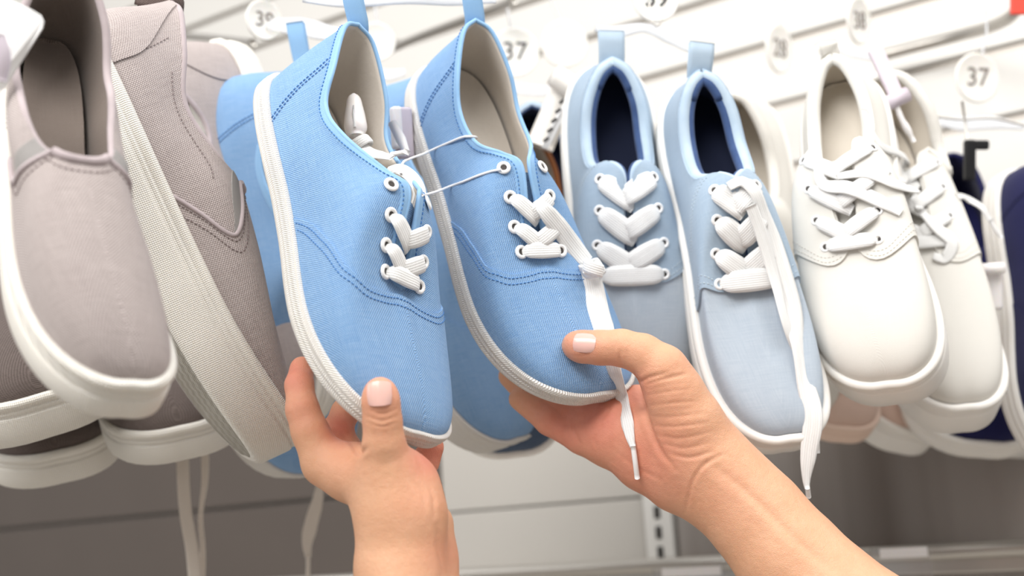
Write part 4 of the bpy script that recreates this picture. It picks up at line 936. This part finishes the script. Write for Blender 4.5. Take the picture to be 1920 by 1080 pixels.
# ---------------- elastic cords, security tag, lace cap ----------------
m_cord = plain('white_elastic', srgb(246, 244, 244), .45, .4)
m_clear = plain('clear_plastic', srgb(245, 245, 248), .08, .5, trans=.96, ior=1.35)
m_milk = plain('milky_plastic', srgb(240, 236, 236), .3, .5, sss=.2)
m_frost = plain('frosted_plastic', srgb(236, 238, 242), .22, .5, trans=.45, ior=1.3)
m_paper = plain('white_card', srgb(246, 246, 246), .5, .3)
m_ink = plain('black_ink', srgb(58, 56, 56), .6)
m_lilac = plain('lilac_grey_plastic', srgb(206, 196, 206), .5, .3)
def cord(label, pts, r, n=40):
    o = MB().tube(smooth_path([P(*x) for x in fillz(pts, .0012)], n), r, n=8).build('elastic_cord', m_cord); tag(o, label, 'cord', 'elastic cords joining the pair'); return o
cord('upper white elastic cord from the left throat to the right sneaker rim', [(752, 326, None), (754, 308, None), (768, 298, .700), (790, 290, .716), (815, 279, None), (845, 266, None), (872, 256, None), (884, 256, None), (892, 262, .782)], .00078)
cord('lower white elastic cord threaded through the top eyelet', [(792, 366, None), (806, 363, .690), (822, 358, .708), (845, 349, None), (870, 340, None), (900, 328, None), (926, 320, None), (940, 318, None)], .00078)
tg = empty('security_tag'); tag(tg, 'white plastic security tag wedged between the two sky blue collars', 'tag')
ax = nrm_of(P(758, 300, .76) - P(752, 205, .76))
def obox(c, sx, sy, sz, up, face=BACK, yaw=0):
    z = nrm_of(up); y = nrm_of(face - z*(face @ z)); x = np.cross(y, z); return np.stack([x, y, z], 1)
Rm = obox(None, 0, 0, 0, -ax, nrm_of(BACK + .5*RIGHT))
o_ = MB().box(P(757, 250, .775), (.011, .009, .034), Rm).build('housing', m_lilac, tg, smooth=False); bevel(o_, .002)
o_ = MB().box(P(744, 240, .772), (.007, .008, .028), Rm).build('flap', m_milk, tg, smooth=False); bevel(o_, .002)
MB().tube([P(735, 230, .755), P(752, 262, .752), P(764, 290, .752)], [.003, .0035, .002], n=10).build('strap', m_milk, tg)
pn = empty('tag_pin'); tag(pn, 'small white pin pushed through the left sneaker collar', 'pin')
MB().tube([P(734, 290, .700), P(762, 285, .694)], .0016, n=10).build('shank', m_cord, pn); MB().tube([P(760, 289, .694), P(764, 281, .694)], .0022, n=10).build('head', m_cord, pn)
cp = empty('lace_cap'); tag(cp, 'white translucent plastic cap over a lace end inside the left sneaker collar', 'lace cap')
c0, c1 = P(663, 176, .726), P(668, 256, .716)
q = np.linspace(0, 1, 16); rr = crm([0, .08, .3, .6, .85, 1], [.001, .0035, .0052, .0066, .0068, .0045], q)
MB().tube(c0 + (c1 - c0)*q[:, None], rr, n=18).build('body', m_milk, cp)
a0 = nrm_of(c1 - c0); f_ = nrm_of(np.cross(a0, RIGHT)); f_ = f_ if f_ @ BACK > 0 else -f_
MB().tube([c0 + (c1 - c0)*t + f_*r_ for t, r_ in ((.38, .0058), (.6, .0068), (.9, .0066))], [.0004, .0011, .0008], n=8).build('ridge', m_frost, cp)

# ---------------- pegs, hangers and size discs ----------------
def text_mesh(txt, size, M4, mat, parent, name='size_number'):
    cu = bpy.data.curves.new('t', 'FONT'); cu.body = txt; cu.size = size; cu.align_x = 'CENTER'; cu.align_y = 'CENTER'; cu.extrude = .0002
    ob = bpy.data.objects.new('t', cu); COL.objects.link(ob); dg = bpy.context.evaluated_depsgraph_get(); dg.update()
    me = bpy.data.meshes.new_from_object(ob.evaluated_get(dg)); bpy.data.objects.remove(ob); bpy.data.curves.remove(cu)
    me.name = name; me.materials.clear(); me.materials.append(mat); o = bpy.data.objects.new(name, me); COL.objects.link(o); o.matrix_world = M4
    if parent: o.parent = parent
    return o
def disc_hanger(label, c, d, rpx, txt, yaw=0.0, bar=None, hook=None, tint=m_frost, roll=0.0):
    """size disc on a clear hanger neck; bar = list of px points of the plastic arm"""
    root = empty('shoe_hanger'); tag(root, label, 'shoe hanger', 'plastic hangers with size discs')
    C0 = P(c[0], c[1], d); r = rpx/F_PX*d
    f = nrm_of(BACK*math.cos(yaw) + RIGHT*math.sin(yaw)); u = nrm_of(UP*math.cos(roll) + RIGHT*math.sin(roll)); u = nrm_of(u - f*(u @ f)); x = np.cross(u, f)
    a = np.linspace(0, 2*np.pi, 40, endpoint=False); ring = np.cos(a)[:, None]*x + np.sin(a)[:, None]*u
    mb = MB(); G = np.stack([C0 + ring*(r*q) + f*h for q, h in ((.01, .0009), (.9, .0009), (.96, .0016), (1, .0008), (1, -.0008), (.96, -.0016), (.9, -.0009), (.01, -.0009))], 1); mb.grid(G, cu=True, flip=True)
    mb.build('size_disc', m_disc, root)
    if txt:
        M4 = Matrix([[*(x[i], u[i], f[i]), (C0 + f*.0013)[i]] for i in range(3)] + [[0, 0, 0, 1]]); text_mesh(txt, r*1.05, M4, m_ink if yaw < .2 else m_ink2, root)
    if hook:
        MB().tube(smooth_path([P(*q) for q in hook], 24), .0012, n=8).build('hook', tint, root)
    if bar:
        q = smooth_path([P(*b[:3]) for b in bar], 40); w = np.interp(np.linspace(0, 1, 40), np.linspace(0, 1, len(bar)), [b[3]/F_PX*d for b in bar])
        MB().ribbon(q, np.tile(BACK*.9 + UP*.2, (40, 1)), w, .0022, k=7).build('arm', tint, root)
    return root
m_ink2 = plain('faded_ink', srgb(128, 120, 114), .6)
m_disc = plain('pale_disc_plastic', srgb(240, 238, 234), .25, .4, sss=.2)
disc_hanger('clear hanger with a 37 disc beside the right sky blue heel', (965, 98), 1.14, 46, '37', .1, [(880, 70, 1.14, 10), (930, 150, 1.14, 22), (1010, 170, 1.14, 22), (1070, 165, 1.14, 14)], [(958, 55, 1.14), (952, 10, 1.14), (960, -40, 1.14)])
disc_hanger('clear hanger with a blank disc behind the left denim heel', (1058, 82), 1.18, 44, '', .1, None, [(1050, 40, 1.18), (1030, -10, 1.18), (1020, -60, 1.18)])
disc_hanger('clear hanger of the denim pair with a 39 disc cropped by the top edge', (1230, -2), .90, 44, '39', .15, [(1116, 52, .90, 14), (1150, 60, .90, 24), (1210, 52, .90, 18), (1260, 72, .90, 26), (1300, 92, .90, 18), (1338, 92, .90, 14)], None)
for hx_ in ((1216, 8), (1246, 8)):
    pass
disc_hanger('clear hanger with a 39 disc above the half hidden blue sneaker', (495, 38), 1.0, 38, '39', .7, [(505, 45, 1.0, 22), (560, 50, .97, 40), (615, 62, .94, 34), (660, 70, .92, 22)], [(500, 0, 1.0), (505, -50, 1.0)])
disc_hanger('clear hanger with a narrow 28 disc turned aside near the right denim heel', (1461, 92), 1.22, 46, '28', .8, None, [(1464, 48, 1.22), (1470, 10, 1.22), (1474, -30, 1.22)])
disc_hanger('clear hanger with a narrow 38 disc above the front white sneaker', (1610, 40), 1.12, 44, '38', .8, [(1560, 90, 1.10, 10), (1600, 100, 1.10, 18), (1650, 110, 1.10, 12)], [(1612, 0, 1.12), (1620, -50, 1.12)], roll=-.15)
disc_hanger('clear hanger with a 37 disc in front of the navy sneakers', (1832, 146), 1.08, 47, '37', .25, [(1745, 225, 1.08, 12), (1800, 232, 1.08, 30), (1860, 230, 1.08, 26), (1920, 238, 1.08, 12)], [(1842, 100, 1.08), (1850, 60, 1.08), (1848, 20, 1.08)])
disc_hanger('clear hanger with a blank disc between the two sky blue heels', (706, 78), 1.15, 36, '', .3, [(690, 120, 1.15, 12), (720, 140, 1.15, 24), (760, 135, 1.15, 14)], [(706, 40, 1.15), (700, -20, 1.15)])
disc_hanger('clear hanger of the sky blue pair crossing the top edge', (770, -60), .80, 40, '', .1, [(570, -4, .79, 18), (640, 2, .78, 26), (760, -4, .80, 26), (870, 0, .82, 26), (930, -2, .82, 16)], None)
wv = MB().tube(smooth_path([P(1216, 2, .895), P(1228, 48, .89), P(1232, 50, .89), P(1248, 4, .895)], 24), .0006, n=6).build('wire_loop', m_steel); tag(wv, 'thin V-shaped wire hooking the denim hanger to its disc', 'wire')
def peg(label, pts, d0, r=.0045):
    o = MB().tube(smooth_path([P(*q) for q in pts], 40), r, n=14).build('display_peg', m_steel); tag(o, label, 'display peg', 'steel pegs holding the hangers'); return o
peg('thick steel peg with an upturned end in the upper right corner', [(1640, 108, 1.26), (1700, 92, 1.24), (1800, 66, 1.20), (1868, 46, 1.15), (1900, 26, 1.12), (1920, -5, 1.10)], 1.2, .0062)
peg('short grey steel peg end above the hidden taupe slip-on', [(330, 66, 1.30), (400, 72, 1.24), (474, 80, 1.15)], 1.2, .0042)
peg('steel peg slanting up between the two sky blue heels', [(698, 108, 1.30), (790, 68, 1.22), (880, 34, 1.16), (962, 2, 1.10)], 1.2, .0045)
peg('dark steel peg end behind the left sky blue collar', [(706, 98, 1.36), (750, 84, 1.33), (752, 84, 1.33)], 1.3, .006)
tj = MB().tube([P(425, 76, 1.2), P(424, 96, 1.2)], .004, n=10).build('peg_stop', m_steel); tag(tj, 'small steel stop under the short grey peg', 'peg stop')
# red sign corner, grey upright top right
wbox('trim_1', gcoord(1868, 60)[0], gcoord(1903, 60)[0], zb + .6, 2.45, .0, .03, plain('grey_upright', srgb(196, 194, 194), .5), None); bpy.data.objects['trim_1']['kind'] = 'structure'
rd = MB().box(P(1918, 2, 1.02), (.022, .004, .024), CAMR[:, [0, 2, 1]]).build('price_sticker', plain('coral_red_card', srgb(226, 84, 70), .5), smooth=False); tag(rd, 'coral red card corner at the top right edge', 'card')
bevel(rd, .0015)

# ---------------- loose cards, tubes and clips between the shoes ----------------
def card(name, pts, d, th, mat, label, cat, parent=None):
    """flat card from its outline"""
    W_ = np.array([P(x, y, dd) for x, y, dd in pts]); n = nrm_of(np.cross(W_[1] - W_[0], W_[2] - W_[0])); n = n if n @ BACK > 0 else -n
    V = np.vstack([W_ + n*th/2, W_ - n*th/2]); k = len(W_); F = [tuple(range(k)), tuple(range(2*k - 1, k - 1, -1))] + [(i, i + k, (i + 1) % k + k, (i + 1) % k) for i in range(k)]
    o = mesh_obj(name, V, F, mat, parent, smooth=False); o.data.update(); bm = bmesh.new(); bm.from_mesh(o.data); bmesh.ops.recalc_face_normals(bm, faces=bm.faces); bm.to_mesh(o.data); bm.free()
    if label: tag(o, label, cat)
    return o
card('swing_tag', [(-30, -8, .535), (18, -2, .53), (60, 18, .525), (76, 28, .525), (82, 40, .525), (79, 54, .525), (50, 100, .53), (8, 165, .535), (0, 172, .535), (-30, 180, .535)], .53, .0008, m_paper, 'blank white swing tag with a rounded corner at the top left edge', 'tag')
tb = MB().tube(smooth_path([P(-8, 70, .50), P(2, 105, .50), P(-6, 150, .50)], 14), [.004]*14, n=12).build('security_pin', m_lilac); tag(tb, 'lilac grey plastic pin over the white swing tag at the left edge', 'pin')
st_ = empty('security_tag'); tag(st_, 'long white plastic tag tube behind the left denim sneaker', 'tag')
q = np.linspace(0, 1, 12); a_, b_ = P(1062, 158, .98), P(1012, 275, .98)
MB().tube(a_ + (b_ - a_)*q[:, None], .0115, n=22).build('tube', plain('ivory_plastic', srgb(232, 228, 222), .45), st_)
a_, b_ = P(1036, 140, .965), P(1078, 168, .965); MB().tube(a_ + (b_ - a_)*q[:, None], [.008] + [.0095]*10 + [.008], n=20).build('cap', plain('ivory_cap', srgb(238, 234, 228), .45), st_)
pc = card('price_card', [(1084, 148, .90), (1092, 146, .90), (1050, 236, .92), (1027, 280, .93), (1016, 276, .93), (1040, 222, .92)], .92, .0008, m_paper, 'white printed card seen almost edge-on beside the left denim collar', 'card')
for i in range(5):
    x_, y_ = 1054 - i*7.5, 190 + i*18
    MB().box(P(x_, y_, .9 + .005*i), (.0050, .0006, .0024), CAMR[:, [0, 2, 1]] @ np.array([[.8, 0, -.6], [0, 1, 0], [.6, 0, .8]])).build('printed_mark', m_ink, pc, smooth=False)
st2 = empty('security_tag'); tag(st2, 'lilac grey strap tag at the heel of the second white sneaker', 'tag')
card('strap', [(1628, 98, .905), (1655, 92, .905), (1690, 170, .895), (1668, 182, .895)], .92, .004, m_lilac, None, None, st2)
MB().tube([P(1660, 196, .895), P(1702, 176, .895)], .0058, n=14).build('roller', m_lilac, st2)
q_ = MB().tube(smooth_path([P(1680, 196, .895), P(1690, 222, .895), P(1702, 244, .895), P(1714, 266, .895)], 12), [.0022]*6 + [.0028]*3 + [.0018]*3, n=8).build('pin', m_cord, st2)
cl = empty('plastic_clip'); tag(cl, 'white plastic clip between the white and navy sneakers at right', 'clip')
o_ = MB().box(P(1858, 540, .90), (.017, .008, .034), CAMR[:, [0, 2, 1]]).build('body', m_milk, cl, smooth=False); bevel(o_, .003)
MB().tube([P(1836, 505, .892), P(1882, 502, .892)], .0045, n=12).build('bar', m_milk, cl)
bk = empty('binder_clip'); tag(bk, 'small black clip on wires among the navy shoes', 'clip')
o_ = MB().box(P(1818, 300, .99), (.009, .008, .034), CAMR[:, [0, 2, 1]]).build('body', plain('black_plastic', srgb(26, 26, 28), .5), bk, smooth=False); bevel(o_, .002)
o_ = MB().box(P(1836, 272, .99), (.016, .006, .008), CAMR[:, [0, 2, 1]]).build('jaw', plain('black_plastic_matt', srgb(24, 24, 26), .6), bk, smooth=False); bevel(o_, .002)
wr = MB().tube(smooth_path([P(1745, 218, 1.0), P(1800, 224, 1.0), P(1860, 222, 1.0), P(1925, 236, 1.0)], 20), .0009, n=6); wr = wr.build('hanger_wire', m_steel); tag(wr, 'thin steel wire running across to the navy shoes', 'wire')
wr = MB().tube([P(1804, 190, 1.0), P(1809, 225, 1.0), P(1816, 285, .995)], .0011, n=6).build('hanger_wire', m_steel); tag(wr, 'thin upright steel wire ending at the small black clip', 'wire')
# price holders on the shelf lip
def holder(label, x0, x1, y0, y1, d):
    r = empty('price_holder'); tag(r, label, 'price holder', 'clear price holders on the shelf edge')
    X = (x0 + x1)/2; w = (x1 - x0)/F_PX*d; h = (y1 - y0)/F_PX*d; R3 = np.stack([WD, -WN, WZ], 1)
    MB().box(P(X, (y0 + y1)/2, d), (w, .002, h), R3).build('sleeve', m_clear, r, smooth=False)
    MB().box(P(X, y0 + 8, d - .004), (w*.8, .003, .008), R3).build('clip_bar', m_milk, r, smooth=False)
    MB().box(P(X + 4, y1 - 5, d + .003), (w*.86, .0006, h*.6), R3).build('paper_insert', m_paper, r, smooth=False)
holder('clear price holder under the right forearm beside the pale panel', 1222, 1370, 1064, 1180, 1.10)
holder('clear price holder with a white insert right of the forearm', 1640, 1748, 1028, 1150, 1.00)
